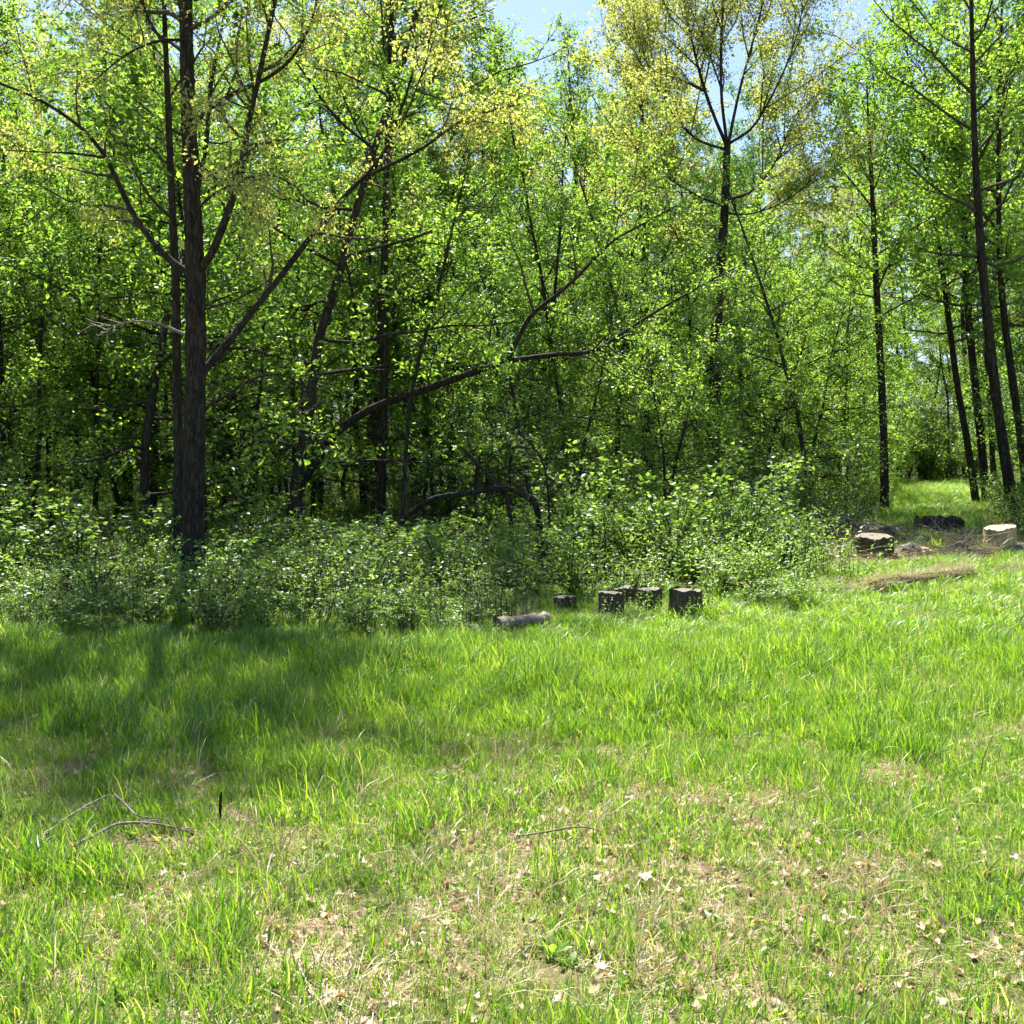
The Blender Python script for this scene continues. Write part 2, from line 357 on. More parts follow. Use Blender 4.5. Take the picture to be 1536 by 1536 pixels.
# ------------------------------------------------------------------ trees traced from the photograph, each at its own distance
OAK = dict(sec_den=3.2, sec_len=1.1, tw_den=9, tw_len=0.36, leaf_n=28, leaf=0.046, scatter=0.05, sec_up=0.1, bend=0.0, tw_up=-0.1)
PALE_FAR = dict(sec_den=2.8, sec_len=1.4, tw_den=8, tw_len=0.45, leaf_n=16, leaf=0.075, scatter=0.07, sec_up=0.25, bend=0.1)
MAPLE = dict(sec_den=2.5, sec_len=1.3, tw_den=8, tw_len=0.4, leaf_n=14, leaf=0.10, scatter=0.07, sec_up=0.12)
YOUNG = dict(sec_den=3.2, sec_len=0.9, tw_den=9, tw_len=0.3, leaf_n=18, leaf=0.056, scatter=0.05, sec_up=0.05, bend=0.1)

def px_poly(pts, Y0):
    return np.array([pt(p[0], p[1], Y0 + (p[2] if len(p) > 2 else 0)) for p in pts])

def traced_tree(name, label, cat, Y, trunk, tr, limbs, leafmat, pr, seed, gen=None, bark='bark', group=None, droop=0.3, flat=0.7, width=0.55, extra_sec=True, sides=12, leafs=True):
    """trunk: photo pixels (x, y, extra depth) at distance Y; tr radii; limbs: (poly, r0, r1)"""
    rng = np.random.default_rng(seed)
    tp = px_poly(trunk, Y)
    base = np.array([tp[0][0], tp[0][1], G(tp[0][0], tp[0][1])])
    tp[0] = base - np.array([0, 0, 0.12])
    n = max(14, len(trunk) * (16 if sides > 16 else 6))
    sp = smooth_poly(tp, n); sr = np.interp(np.linspace(0, 1, n), np.linspace(0, 1, len(tr)), tr)
    sr[0] *= 1.5; sr[1] *= 1.15
    root = empty(name, base, label, cat, group)
    wt = Wood(); wt.add(sp, sr, sides, 0.2 if sides > 16 else 0.13, rng); trunk_o = part('trunk', wt.mesh('trunk', M[bark], base), root)
    lv = Leaves(); tw = Wood()
    for (poly, r0, r1) in limbs:
        P = smooth_poly(px_poly(poly, Y), max(8, len(poly) * 3))
        wl_ = Wood(); wl_.add(P, np.linspace(r0, r1, len(P)) * 0.74, 8, 0.18, rng)
        part('limb', wl_.mesh('limb', M[bark], base), trunk_o)
        if leafs: secs_on(P, r0, r1, rng, tw, lv, pr, 0.22); twigs_on(P[len(P) * 2 // 3:], rng, tw, lv, pr)
    if gen:
        generic_limbs(sp, sr, rng, tw, lv, {**pr, **gen, **(dict(leaf_n=19) if sides > 16 else {})})
    if tw.V or tw.twa: part('branches', tw.mesh('branches', M['twig'], base), root)
    if lv.P: part('crown', lv.mesh('crown', M[leafmat], rng, base, droop, flat, width), root)
    return root

# the big oak by the shadow
traced_tree('oak_tree', 'big dark-trunked oak with yellow-green new leaves casting its trunk shadow on the grass', 'tree', 13.2,
    [(288, 893), (290, 800), (291, 700), (293, 560), (293, 420), (288, 300), (284, 200), (280, 80), (277, -60), (275, -250), (278, -450), (272, -650), (276, -820)],
    [0.148, 0.126, 0.117, 0.113, 0.109, 0.091, 0.083, 0.074, 0.065, 0.054, 0.044, 0.026, 0.010],
    [([(286, 412), (240, 375, .1), (200, 320, .2), (175, 270, .2), (158, 235, .2), (120, 190, .1), (60, 150, 0), (0, 125, -.2), (-90, 90, -.5)], .06, .014),
     ([(158, 237, .2), (110, 230, .1), (60, 228, -.1), (0, 225, -.3)], .022, .008),
     ([(297, 412), (320, 375, -.1), (345, 310, -.2), (362, 250, -.3), (370, 200, -.3), (385, 130, -.4), (400, 60, -.5), (414, -10, -.5), (430, -130, -.6), (440, -300, -.6)], .065, .02),
     ([(287, 192), (312, 165, -.3), (350, 140, -.6), (395, 120, -.8), (430, 95, -.9), (455, 60, -1), (472, 15, -1), (490, -80, -1)], .042, .014),
     ([(302, 560), (340, 515, .2), (380, 465, .4), (420, 415, .5), (470, 350, .6), (520, 292, .6), (545, 268, .6), (600, 240, .6), (640, 218, .5), (690, 182, .4), (740, 165, .3), (780, 156, .2)], .065, .012),
     ([(545, 268, .6), (580, 222, .3), (610, 170, .1), (640, 90, 0), (660, 30, 0)], .026, .008),
     ([(280, 82), (255, 62, .3), (230, 45, .5), (215, 5, .6), (205, -60, .7)], .035, .012),
     ([(281, 60), (235, 62, -.5), (185, 85, -1.0), (135, 128, -1.3)], .026, .008),
     ([(276, -100), (320, -160, .6), (400, -230, 1.0), (500, -300, 1.2)], .045, .012),
     ([(276, -60), (210, -120, -.6), (120, -190, -1.2), (40, -240, -1.6)], .045, .012),
     ([(290, 320), (330, 285, -.8), (400, 262, -1.5), (450, 285, -1.9)], .025, .008)],
    'pale', OAK, 3, gen=dict(cb=0.5, limbs=50, el0=15, el1=62, spread=2.9, limb_up=0.15), droop=0.7, flat=0.45, width=0.5, sides=26)

traced_tree('shade_tree', 'straight dark companion trunk close behind the big oak', 'tree', 14.6,
    [(268, 868), (268, 700), (266, 560), (264, 430), (258, 300), (252, 150), (246, 0), (240, -200)],
    [0.068, 0.064, 0.060, 0.056, 0.048, 0.040, 0.028, 0.012], [], 'maple', MAPLE, 5, gen=dict(cb=0.38, limbs=12, el0=10, el1=55, spread=1.8))

traced_tree('leaning_tree', 'leaning tree with forked dark trunk reaching slantwise over the shrubs', 'tree', 18.6,
    [(425, 775), (448, 735), (478, 685), (505, 648, -.1), (560, 612, -.3), (620, 590, -.5), (700, 562, -.8), (765, 541, -1)],
    [0.10, 0.09, 0.08, 0.07, 0.064, 0.06, 0.056, 0.052],
    [([(760, 543, -1), (778, 505, -1.1), (800, 470, -1.2), (848, 432, -1.4), (890, 390, -1.5), (922, 360, -1.6), (970, 333, -1.8), (1015, 308, -2)], .055, .013),
     ([(765, 541, -1), (830, 532, -1.2), (890, 526, -1.4), (940, 495, -1.5), (1000, 458, -1.7), (1060, 424, -1.8), (1110, 398, -2)], .055, .012),
     ([(890, 526, -1.4), (950, 500, -1.2), (1010, 505, -1.0), (1050, 530, -.9)], .02, .006),
     ([(922, 360, -1.6), (930, 320, -1.5), (960, 270, -1.4), (1000, 225, -1.3)], .016, .006),
     ([(640, 585, -.5), (655, 520, -.7), (690, 450, -1.0), (720, 380, -1.3)], .016, .006)],
    'bright', dict(YOUNG, sec_len=1.25, leaf=0.05, leaf_n=15), 7, droop=0.45, flat=0.6)

traced_tree('tall_oak_tree', 'tall slim trunk behind the leaning tree with a loose yellow-green top', 'tree', 19.0,
    [(570, 790), (573, 690), (576, 560), (576, 430), (579, 300), (582, 160), (586, 40), (592, -100), (596, -240)],
    [0.088, 0.076, 0.070, 0.066, 0.056, 0.044, 0.034, 0.024, 0.010],
    [([(580, 260), (540, 200, .3), (510, 130, .5), (490, 40, .6)], .03, .01),
     ([(581, 230), (620, 170, -.2), (655, 110, -.3), (680, 40, -.3)], .03, .01)],
    'pale', PALE_FAR, 9, gen=dict(cb=0.60, limbs=11, el0=25, el1=65, spread=2.3), droop=0.6, flat=0.5)

traced_tree('thin_leaning_sapling', 'thin bare-stemmed sapling leaning to one side above the fallen limb', 'sapling', 17.2,
    [(598, 770), (612, 640), (627, 545), (648, 470), (668, 390), (682, 325), (692, 285), (705, 230)],
    [0.035, 0.032, 0.03, 0.027, 0.024, 0.018, 0.012, 0.006], [], 'bright', YOUNG, 11, gen=dict(cb=0.62, limbs=8, el0=5, el1=50, spread=1.1), sides=8)

traced_tree('spreading_oak_tree', 'tall oak with thick trunk opening into a broad pale yellow fan of limbs', 'tree', 23.5,
    [(1066, 725), (1070, 640), (1074, 540), (1078, 440), (1086, 330), (1091, 215)],
    [0.148, 0.129, 0.117, 0.101, 0.086, 0.070],
    [([(1091, 220), (1062, 150, .2), (1040, 70, .4), (1020, -30, .5), (1005, -130, .6)], .055, .014),
     ([(1091, 218), (1082, 140, -.5), (1082, 50, -.8), (1088, -40, -1), (1090, -130, -1)], .05, .014),
     ([(1092, 217), (1108, 140, .4), (1130, 60, .7), (1150, -20, .9), (1165, -100, 1)], .05, .014),
     ([(1092, 216), (1130, 190, -.3), (1165, 130, -.6), (1190, 70, -.8), (1205, 10, -.9)], .045, .012),
     ([(1088, 300), (1130, 285, .5), (1165, 240, .9), (1190, 180, 1.1), (1225, 120, 1.2)], .045, .012),
     ([(1091, 225), (1040, 205, .6), (995, 150, 1.0), (965, 80, 1.3), (945, 20, 1.4)], .045, .012),
     ([(1087, 320), (1130, 320, -.8), (1180, 300, -1.4), (1230, 260, -1.9)], .03, .01),
     ([(1087, 310), (1040, 290, -.8), (980, 250, -1.4), (930, 190, -1.8)], .032, .01)],
    'pale', dict(PALE_FAR, sec_len=2.3, sec_den=4.2, tw_den=12, sec_up=0.5, leaf_n=20, leaf=0.062), 13, droop=0.7, flat=0.45, width=0.5)

for k, (px, dY, top, seed, lab, twin) in enumerate([
        (748, 31.0, 70, 21, 'slim twin-stemmed tree with sparse tip leaves rising into the open sky', True),
        (862, 33.0, 75, 22, 'feathery grey-green tree with thin upright stems beneath the sky gap', False),
        (968, 29.0, 20, 23, 'pale yellow-green tree beside the spreading oak', False)]):
    tr = [(px, 735), (px + 2, 600), (px - 2, 450), (px + 2, 330), (px, 240), (px - 6, 150), (px - 10, top)]
    lim = [([(px + 2, 330), (px + 10, 240, .2), (px + 14, 150, .3), (px + 18, top + 10, .3)], .05, .012)] if twin else []
    traced_tree('tall_tree', lab, 'tree', dY, tr, [0.12, 0.11, 0.1, 0.085, 0.06, 0.04, 0.012], lim, 'pale' if k == 2 else 'maple',
        dict(PALE_FAR if k != 1 else MAPLE, leaf=0.09, leaf_n=13 if k == 1 else 15, sec_up=0.5), seed, gen=dict(cb=0.45, limbs=20, el0=35, el1=72, spread=2.0 if k < 2 else 2.6))

# right-hand maples over the grassy path
RM = dict(MAPLE, leaf=0.09, leaf_n=12, sec_den=2.8, tw_den=8)
for (lab, dY, tr, rad, seed, mt, gen) in [
        ('slender straight tree standing alone beside the grassy path', 24.0, [(1328, 750), (1326, 660), (1322, 560), (1316, 450), (1311, 340), (1305, 230), (1300, 120)], [0.1, 0.085, 0.08, 0.07, 0.055, 0.035, 0.012], 31, 'bright', dict(cb=0.45, limbs=20, el0=10, el1=62, spread=1.9)),
        ('maple with a curved dark trunk leaning over the end of the grassy path', 27.0, [(1466, 732), (1450, 660), (1436, 580), (1424, 490), (1410, 380), (1390, 260), (1370, 140), (1355, 40)], [0.094, 0.079, 0.072, 0.068, 0.058, 0.043, 0.029, 0.011], 32, 'bright', dict(cb=0.33, limbs=28, el0=5, el1=66, spread=2.9)),
        ('stout straight maple in the clump of dark trunks past the path', 28.0, [(1482, 730), (1470, 650), (1461, 560), (1452, 470), (1446, 360), (1440, 220), (1436, 60), (1434, -80)], [0.116, 0.102, 0.095, 0.088, 0.075, 0.054, 0.034, 0.014], 33, 'bright', dict(cb=0.33, limbs=30, el0=8, el1=68, spread=3.0)),
        ('thick maple leaning back with a dark ivy-grown trunk near the pale cut round', 22.5, [(1524, 775), (1506, 680), (1492, 580), (1481, 480), (1470, 360), (1462, 220), (1458, 60), (1455, -120), (1452, -280)], [0.126, 0.105, 0.098, 0.091, 0.081, 0.063, 0.045, 0.028, 0.010], 34, 'bright', dict(cb=0.36, limbs=30, el0=8, el1=68, spread=2.9)),
        ('dark maple trunk rising behind the thick leaning maple', 25.0, [(1546, 745), (1530, 650), (1516, 550), (1503, 440), (1498, 300), (1500, 120), (1505, -60)], [0.105, 0.091, 0.084, 0.070, 0.059, 0.042, 0.014], 35, 'bright', dict(cb=0.34, limbs=26, el0=8, el1=68, spread=2.7)),
        ('thin maple pole between the thicker dark trunks', 30.0, [(1493, 722), (1485, 620), (1478, 500), (1474, 380), (1470, 240), (1468, 100)], [0.08, 0.075, 0.065, 0.055, 0.035, 0.012], 36, 'bright', dict(cb=0.5, limbs=14, el0=10, el1=65, spread=1.8))]:
    traced_tree('maple_tree', lab, 'tree', dY, tr, rad, [], mt, RM, seed, gen=gen, group='maples by the grassy path', droop=0.4, flat=0.4)

# ------------------------------------------------------------------ woodland trees, copied from a few grown ones
def grown_tree(name, seed, H, r0, gen, pr, leafmat, lean=0.04, bark='bark', droop=0.4, flat=0.45, sides=9, width=0.55, n=11):
    rng = np.random.default_rng(seed)
    k = np.linspace(0, 1, n)[:, None]
    P = np.array([0, 0, H]) * k + rng.normal(size=3) * np.array([1, 1, 0]) * lean * H * k ** 1.5 + np.cumsum(rng.normal(size=(n, 3)) * np.array([1, 1, 0]) * H * 0.006, 0) * (k > 0)
    P[0, 2] = -0.3
    kk = k[:, 0]; R = r0 * (1 - kk) ** 0.85 + 0.01; R[0] *= 1.35
    w = Wood(); w.add(P, R, sides, 0.1, rng); lv = Leaves()
    generic_limbs(P, R, rng, w, lv, {**pr, **gen})
    e = bpy.data.objects.new(name, None)
    return (w.mesh('trunk', M[bark], smooth=True), lv.mesh('crown', M[leafmat], rng, (0, 0, 0), droop, flat, width), H)

VAR = {'canopy': [], 'pale': [], 'pole': [], 'young': []}
for i in range(4):
    VAR['canopy'].append(grown_tree('forest_tree', 100 + i, 15.5 + i * 0.8, 0.125, dict(cb=0.15 + 0.04 * i, limbs=32, el0=5, el1=62, spread=3.3), dict(MAPLE, leaf=0.095, leaf_n=21), ('maple', 'bright', 'cool', 'maple')[i]))
for i in range(2):
    VAR['pale'].append(grown_tree('oak_tree', 120 + i, 16.0, 0.12, dict(cb=0.35, limbs=22, el0=25, el1=65, spread=3.1), dict(PALE_FAR, leaf=0.068, leaf_n=22), 'pale', droop=0.6, flat=0.5))
for i in range(3):
    VAR['pole'].append(grown_tree('pole_tree', 140 + i, 12.5, 0.075, dict(cb=0.3, limbs=18, el0=10, el1=60, spread=1.8), dict(MAPLE, leaf=0.085, leaf_n=20), 'maple', lean=0.06))
for i in range(6):
    VAR['young'].append(grown_tree('young_tree', 160 + i, 4.6 + 0.7 * i, 0.034 + 0.004 * i, dict(cb=0.14, limbs=24, el0=-5, el1=45, spread=1.6 + 0.14 * i, limb_up=0.05, round=True), dict(YOUNG, leaf=(0.05, 0.062, 0.056)[i % 3]), ('maple', 'bright', 'cool', 'bright', 'maple', 'bright')[i], lean=0.12, droop=0.35, flat=0.55, sides=6, bark='bark_grey'))

TEXT = {
 'canopy': ('forest_tree', 'tall leafy green tree with a dark trunk, %s', 'tree', 'tall green trees'),
 'pale': ('flowering_oak_tree', 'tall tree with a pale yellow-green flowering crown, %s', 'tree', 'pale flowering trees'),
 'pole': ('pole_tree', 'thin pole-like tree with a narrow crown, %s', 'tree', 'thin pole trees'),
 'young': ('young_tree', 'small understory tree with tiers of fresh leaves, %s', 'tree', 'young understory trees'),
}
_roots = {}
def region(x, y):
    if y > 38: return 'far back in the woods'
    if x > 0.26 * y: return 'by the grassy path'
    if x > -0.07 * y: return 'behind the sunlit thicket'
    return 'behind the big oak'
def place(kind, i, x, y, rz, s):
    tm, cm, H = VAR[kind][i]
    nm, lab, cat, grp = TEXT[kind]; rg = region(x, y); lab = lab % rg; grp = grp + ' ' + rg
    loc = (x, y, G(x, y) - 0.03)
    if (kind, i) not in _roots:
        r = empty(nm, loc, lab, cat, grp, rz, s); part('trunk', tm, r); part('crown', cm, r); _roots[(kind, i)] = r
        return r
    return copy_tree(_roots[(kind, i)], loc, rz, s, lab, grp)

def pxx(x, y): return 768 + FPX * x / y
def cap_slope(px):
    """steepest line of sight to a crown top that keeps the photo's open sky between the trees"""
    a = np.interp(px, [560, 680, 710, 900, 930, 1180, 1215, 1285, 1310, 1400], [9, 0.42, 0.35, 0.35, 0.42, 0.42, 0.31, 0.30, 0.36, 9])
    return float(a)

rng = np.random.default_rng(2024)
taken = [(t.location.x, t.location.y) for t in list(COL.objects) if t.type == 'EMPTY']
def free(x, y, d): return all((x - a) ** 2 + (y - b) ** 2 > d * d for a, b in taken)
def in_path(x, y, w): return abs(x - 0.386 * y) < w and y < 44
count = {k: 0 for k in VAR}
def try_place(kind, x, y, d, s_rng, wpath):
    if not free(x, y, d) or in_path(x, y, wpath): return
    i = rng.integers(len(VAR[kind])); H = VAR[kind][i][2]
    s = rng.uniform(*s_rng); px = pxx(x, y)
    if kind == 'young' and x > -0.1 * y and y < 22: s = min(s, rng.uniform(0.55, 0.8))
    half = FPX * 1.6 / y
    c = min(cap_slope(px - half), cap_slope(px), cap_slope(px + half))
    mx = (EYE + c * y - G(x, y)) / H
    if s > mx: s = mx * rng.uniform(0.85, 1.0)
    if s < 0.45: return
    taken.append((x, y)); count[kind] += 1
    place(kind, int(i), x, y, rng.uniform(0, 6.28), (s * rng.uniform(.9, 1.1), s * rng.uniform(.9, 1.1), s))

for _ in range(420):                                   # tall trees, the first ones set well back from the meadow
    y = rng.uniform(24, 68); x = rng.uniform(-0.56 * y - 3, 0.56 * y + 3)
    if (x > 0.2 * y and y < 38) or (x > -0.1 * y and y < 27): continue
    k = rng.random(); kind = 'canopy' if k < 0.52 else ('pale' if k < 0.82 else 'pole')
    try_place(kind, x, y, 2.8 if y < 40 else 3.2, (0.8, 1.15), 2.6)
for _ in range(110):                                   # slim poles in the shaded left wood
    y = rng.uniform(17.5, 36); x = rng.uniform(-0.56 * y - 2, 0.12 * y)
    if x > -1.5 and y < 21: continue
    try_place('pole', x, y, 0.9, (0.5, 0.85), 2.2)
for _ in range(150):                                   # taller understory just behind the edge
    y = rng.uniform(16.5, 25); x = rng.uniform(-0.56 * y - 2, 0.2 * y)
    if y < 17.5 or (x > -1.8 and y < 18.5): continue
    try_place('young', x, y, 1.1, (1.0, 1.45), 1.9)
for _ in range(520):                                   # understory
    y = rng.uniform(15.2, 58); x = rng.uniform(-0.56 * y - 2, 0.56 * y + 2)
    if x > 3.2 and y < 20: continue
    if y < 16.2 or (x > -1.8 and y < 18.5): continue
    try_place('young', x, y, 1.0, (0.7, 1.25), 1.9)
print('TREES', count)

# ------------------------------------------------------------------ shrubs along the wood edge
SHR = []
def shrub(seed, n_st, h, spread, leaf, leaf_n):
    rng = np.random.default_rng(seed); w = Wood(); lv = Leaves()
    pr = dict(tw_den=9, tw_len=0.22, leaf_n=leaf_n, leaf=leaf, scatter=0.03, tw_up=0.2)
    for i in range(n_st):
        az = rng.uniform(0, 6.28); o = np.array([math.cos(az), math.sin(az), 0])
        l = h * rng.uniform(0.7, 1.25); k = np.linspace(0, 1, 7)[:, None]
        P = o * 0.12 * rng.random() + o * spread * rng.uniform(0.3, 1.1) * k ** 1.5 + np.array([0, 0, l]) * np.sin(k * rng.uniform(1.3, 2.1)) + np.cumsum(rng.normal(size=(7, 3)) * 0.02, 0)
        P[0, 2] = -0.05
        w.add(P, np.linspace(0.009, 0.003, 7), 4); twigs_on(P, rng, w, lv, pr, 0.12, 0.003)
    return w.mesh('stems', M['twig']), lv.mesh('foliage', M['shrub'], rng, (0, 0, 0), 0.3, 0.35, 0.6)
for i, a in enumerate([(200, 13, 1.0, 0.75, 0.058, 8), (201, 10, 1.3, 0.8, 0.062, 8), (202, 15, 0.7, 0.7, 0.055, 8), (203, 9, 1.5, 0.6, 0.06, 7), (204, 12, 0.9, 0.95, 0.058, 9)]):
    SHR.append(shrub(*a))
shrub_root = {}
stk = []
def put_shrub(i, x, y, rz, s, lab, grp):
    loc = (x, y, G(x, y))
    if i not in shrub_root:
        r = empty('shrub', loc, lab, 'shrub', grp, rz, s); part('stems', SHR[i][0], r); part('foliage', SHR[i][1], r); shrub_root[i] = r; return r
    return copy_tree(shrub_root[i], loc, rz, s, lab, grp)
SL = ('leafy wild shrub at the shaded edge between tall grass and dark trunks', 'shrubs along the shaded wood edge')
SM = ('sunlit wild shrub in the thicket behind the old log rounds', 'shrubs in the sunlit thicket')
SB = ('scattered low shrub under the trees beside the grassy path', 'shrubs beside the grassy path')
spots = []
for _ in range(1500):
    x = rng.uniform(-9.5, 5.0); e = float(wood_edge(x)); y = e + rng.uniform(0.5, 5.5) ** 1.0
    if x > 3.0 and y > e + 1.6 and x > 0.24 * y: continue
    if any((x - a) ** 2 + (y - b) ** 2 < 0.58 for a, b in spots): continue
    if abs(x + 0.85) < 0.9 and 14.5 < y < 16.5: continue
    if pxx(x, y) > 1215: continue
    spots.append((x, y))
    L_ = SL if x < -1.5 else SM
    s = (rng.uniform(0.4, 0.9) if rng.random() < 0.65 else rng.uniform(0.95, 1.4)) * (0.7 if y < e + 1.0 else 1.0) * (0.78 if x < -1.2 else 1.0) * (0.75 if x > 1.2 else 1.0)
    put_shrub(int(rng.integers(5)), x, y, rng.uniform(0, 6.28), (s * 1.25, s * 1.25, s * (0.8 if x < -1.2 else 1)), *L_)
for _ in range(26):
    y = rng.uniform(40, 50); x = 0.386 * y + rng.uniform(-3.5, 3.5); spots.append((x, y))
    put_shrub(int(rng.integers(5)), x, y, rng.uniform(0, 6.28), rng.uniform(1.2, 2.2), 'big leafy bush closing off the far end of the grassy path', 'bushes at the far end of the path')
for _ in range(400):                                   # small outliers in the grass before the thicket
    x = rng.uniform(-7.5, 3.0); y = float(wood_edge(x)) + rng.uniform(-1.1, 0.6)
    if any((x - a) ** 2 + (y - b) ** 2 < 0.16 for a, b in spots) or rng.random() < 0.55 or 0.3 < x < 2.2: continue
    spots.append((x, y)); put_shrub(int(rng.integers(5)), x, y, rng.uniform(0, 6.28), (lambda q: (q * 1.7, q * 1.7, q))(rng.uniform(0.22, 0.42)), 'small low shrub sprouting from the tall grass before the thicket', 'small shrubs in the grass')
nb = 0
for _ in range(300):
    y = rng.uniform(18, 36); x = rng.uniform(0.1 * y, 0.58 * y)
    if in_path(x, y, 1.5) or any((x - a) ** 2 + (y - b) ** 2 < 0.9 for a, b in spots): continue
    spots.append((x, y)); nb += 1
    put_shrub(int(rng.integers(5)), x, y, rng.uniform(0, 6.28), rng.uniform(0.6, 1.1), *SB)
    if nb > 70: break
print('SHRUBS', len(spots))

# ------------------------------------------------------------------ log rounds, logs, debris
def log_round(px0, px1, pyb, pyt, label, seed, bark='log_bark', cut='cut_old', tilt=(0, 0.05), flare=0.05, group=None, name='log_round', sink=0.04, notch=0.0):
    rng = np.random.default_rng(seed)
    c = hit((px0 + px1) / 2, pyb); dist = c[1]
    r = (px1 - px0) / FPX * dist / 2; h = (pyb - pyt) / FPX * dist
    c = c + np.array([0, r * 0.8, 0]); c[2] = G(c[0], c[1])
    n = 28; a = np.arange(n) / n * 2 * math.pi
    lob = 1 + 0.05 * np.sin(a * 3 + rng.uniform(0, 6)) + 0.035 * np.sin(a * 5 + rng.uniform(0, 6)) + 0.012 * rng.normal(size=n)
    zs = np.linspace(-sink, h, 7); V = []
    for j, z in enumerate(zs):
        k = j / 6
        rr = r * lob * (1 + flare * (1 - k) ** 2 + 0.012 * rng.normal(size=n))
        zz = z + (tilt[0] * np.cos(a) * r + tilt[1] * np.sin(a) * r + 0.010 * rng.normal(size=n)) * (k ** 3)
        V.append(np.stack([rr * np.cos(a), rr * np.sin(a), zz], -1))
    top = V[-1]
    V = np.concatenate(V); i = np.arange(6)[:, None] * n; j = np.arange(n)[None]; k2 = (j + 1) % n
    Q = np.stack([i + j, i + k2, i + n + k2, i + n + j], -1).reshape(-1, 4)
    root = empty(name, c, label, 'log', group)
    part('bark', mesh_np('bark', V, Q=Q, mat=M[bark]), root)
    rings = [top * np.array([s, s, 1]) + np.array([0, 0, -0.006 + 0.004 * rng.normal()]) for s in (0.985, 0.7, 0.4, 0.15)]
    for m_, s in enumerate((0.985, 0.7, 0.4, 0.15)):
        rings[m_][:, 2] = (tilt[0] * rings[m_][:, 0] + tilt[1] * rings[m_][:, 1]) * 0.97 + h - 0.010 + 0.004 * rng.normal(size=n) * (m_ > 0)
    Vc = np.concatenate(rings + [np.array([[0, 0, h - 0.004]])])
    i = np.arange(3)[:, None] * n
    Qc = np.stack([i + j, i + k2, i + n + k2, i + n + j], -1).reshape(-1, 4)
    Tc = np.stack([3 * n + np.arange(n), 3 * n + (np.arange(n) + 1) % n, np.full(n, 4 * n)], -1)
    part('cut_face', mesh_np('cut_face', Vc, T=Tc, Q=Qc, mat=M[cut]), root)
    return root
LG = 'old log rounds in a row in the grass'
log_round(831, 866, 920, 895, 'smallest dark log round of the row, standing alone among weeds', 1, group=LG, tilt=(0.02, 0.03))
log_round(897, 936, 930, 889, 'dark log round half hidden by grass with a taller slanted round behind', 2, group=LG, tilt=(-0.05, 0.02))
log_round(917, 956, 912, 882, 'brownish log round with slanted top tucked behind another round', 3, group=LG, tilt=(0.25, 0.0), bark='rot')
log_round(958, 995, 915, 884, 'cracked log round with split side in the middle of the row', 4, group=LG, tilt=(0.05, 0.06))
log_round(1008, 1058, 930, 886, 'widest dark log round ending the row, with a mossy top', 5, group=LG, tilt=(0.0, 0.02), flare=0.1)
log_round(1090, 1127, 893, 875, 'low mossy log round sunk in weeds past the end of the row', 6, group=LG, tilt=(0.05, 0.0))
RG = 'cut rounds by the brush pile'
log_round(1289, 1346, 836, 806, 'wide low dark log round with grey cut top at the brush pile', 7, group=RG, tilt=(0.03, 0.12), flare=0.06)
log_round(1484, 1530, 828, 793, 'upright pale tan log round with stripped bark', 8, bark='pale_bark', cut='cut_new', group=RG, tilt=(0.16, 0.1), flare=0.08)
log_round(1510, 1568, 830, 821, 'thin pale slab of cut wood lying by the tan round', 9, bark='dead', cut='cut_old', group=RG, tilt=(0.05, 0.1))
log_round(1372, 1402, 834, 825, 'small flat pale wood disc lying before the brush pile', 10, bark='pale_bark', cut='cut_new', group=RG, tilt=(0.05, 0.25))

def lying_log(pA, pB, rpx, label, seed, mat='rot', cut='cut_old', lift=0.35, name='fallen_log', bumps=0.14, cat='log'):
    rng = np.random.default_rng(seed)
    A = hit(*pA); B = hit(*pB); r = rpx / FPX * A[1]
    n = 12; k = np.linspace(0, 1, n)[:, None]; P = A + (B - A) * k
    P[:, 2] = gz(P[:, 0], P[:, 1]) + r * lift * 1.3
    R = r * (1 + 0.10 * rng.normal(size=n)); R[-1] *= 0.9
    o = P[0].copy(); o[2] = G(o[0], o[1])
    root = empty(name, o, label, cat)
    w = Wood(); w.add(P, R, 14, bumps, rng); part('bark', w.mesh('bark', M[mat], o), root)
    for q, e in ((0, P[0]), (-1, P[-1])):
        d = unit(P[1] - P[0]) * (1 if q == 0 else -1)
        Ax = unit(np.cross(d, np.array([0, 0, 1.0]))); Bx = np.cross(d, Ax); a = np.arange(14) / 14 * 6.2832
        ring = e + d * 0.004 + 0.96 * R[q] * (np.cos(a)[:, None] * Ax + np.sin(a)[:, None] * Bx)
        Vc = np.concatenate([ring, [e + d * 0.01]]) - o
        part('cut_face', mesh_np('cut_face', Vc, T=np.stack([np.arange(14), (np.arange(14) + 1) % 14, np.full(14, 14)], -1), mat=M[cut]), root)
    return root
lying_log((747, 948), (824, 939), 11, 'short fallen log, pale and weathered, lying in front of the row of rounds', 11, mat='dead', lift=0.75)
lying_log((1310, 888), (1458, 868), 9, 'long rotting brown log half buried in grass and thatch', 12, mat='rot', lift=0.4, bumps=0.3)
lying_log((1378, 800), (1440, 798), 13, 'dark charred-looking log lying across the back of the brush pile', 13, mat='bark', lift=0.6, bumps=0.2)
lying_log((1322, 812), (1336, 806), 9, 'stubby log with its tan end showing in the brush pile', 14, mat='bark_grey', cut='cut_new', lift=0.7)
lying_log((1290, 800), (1350, 806), 7, 'grey log half covered by dry sticks behind the wide round', 15, mat='dead', lift=0.7)

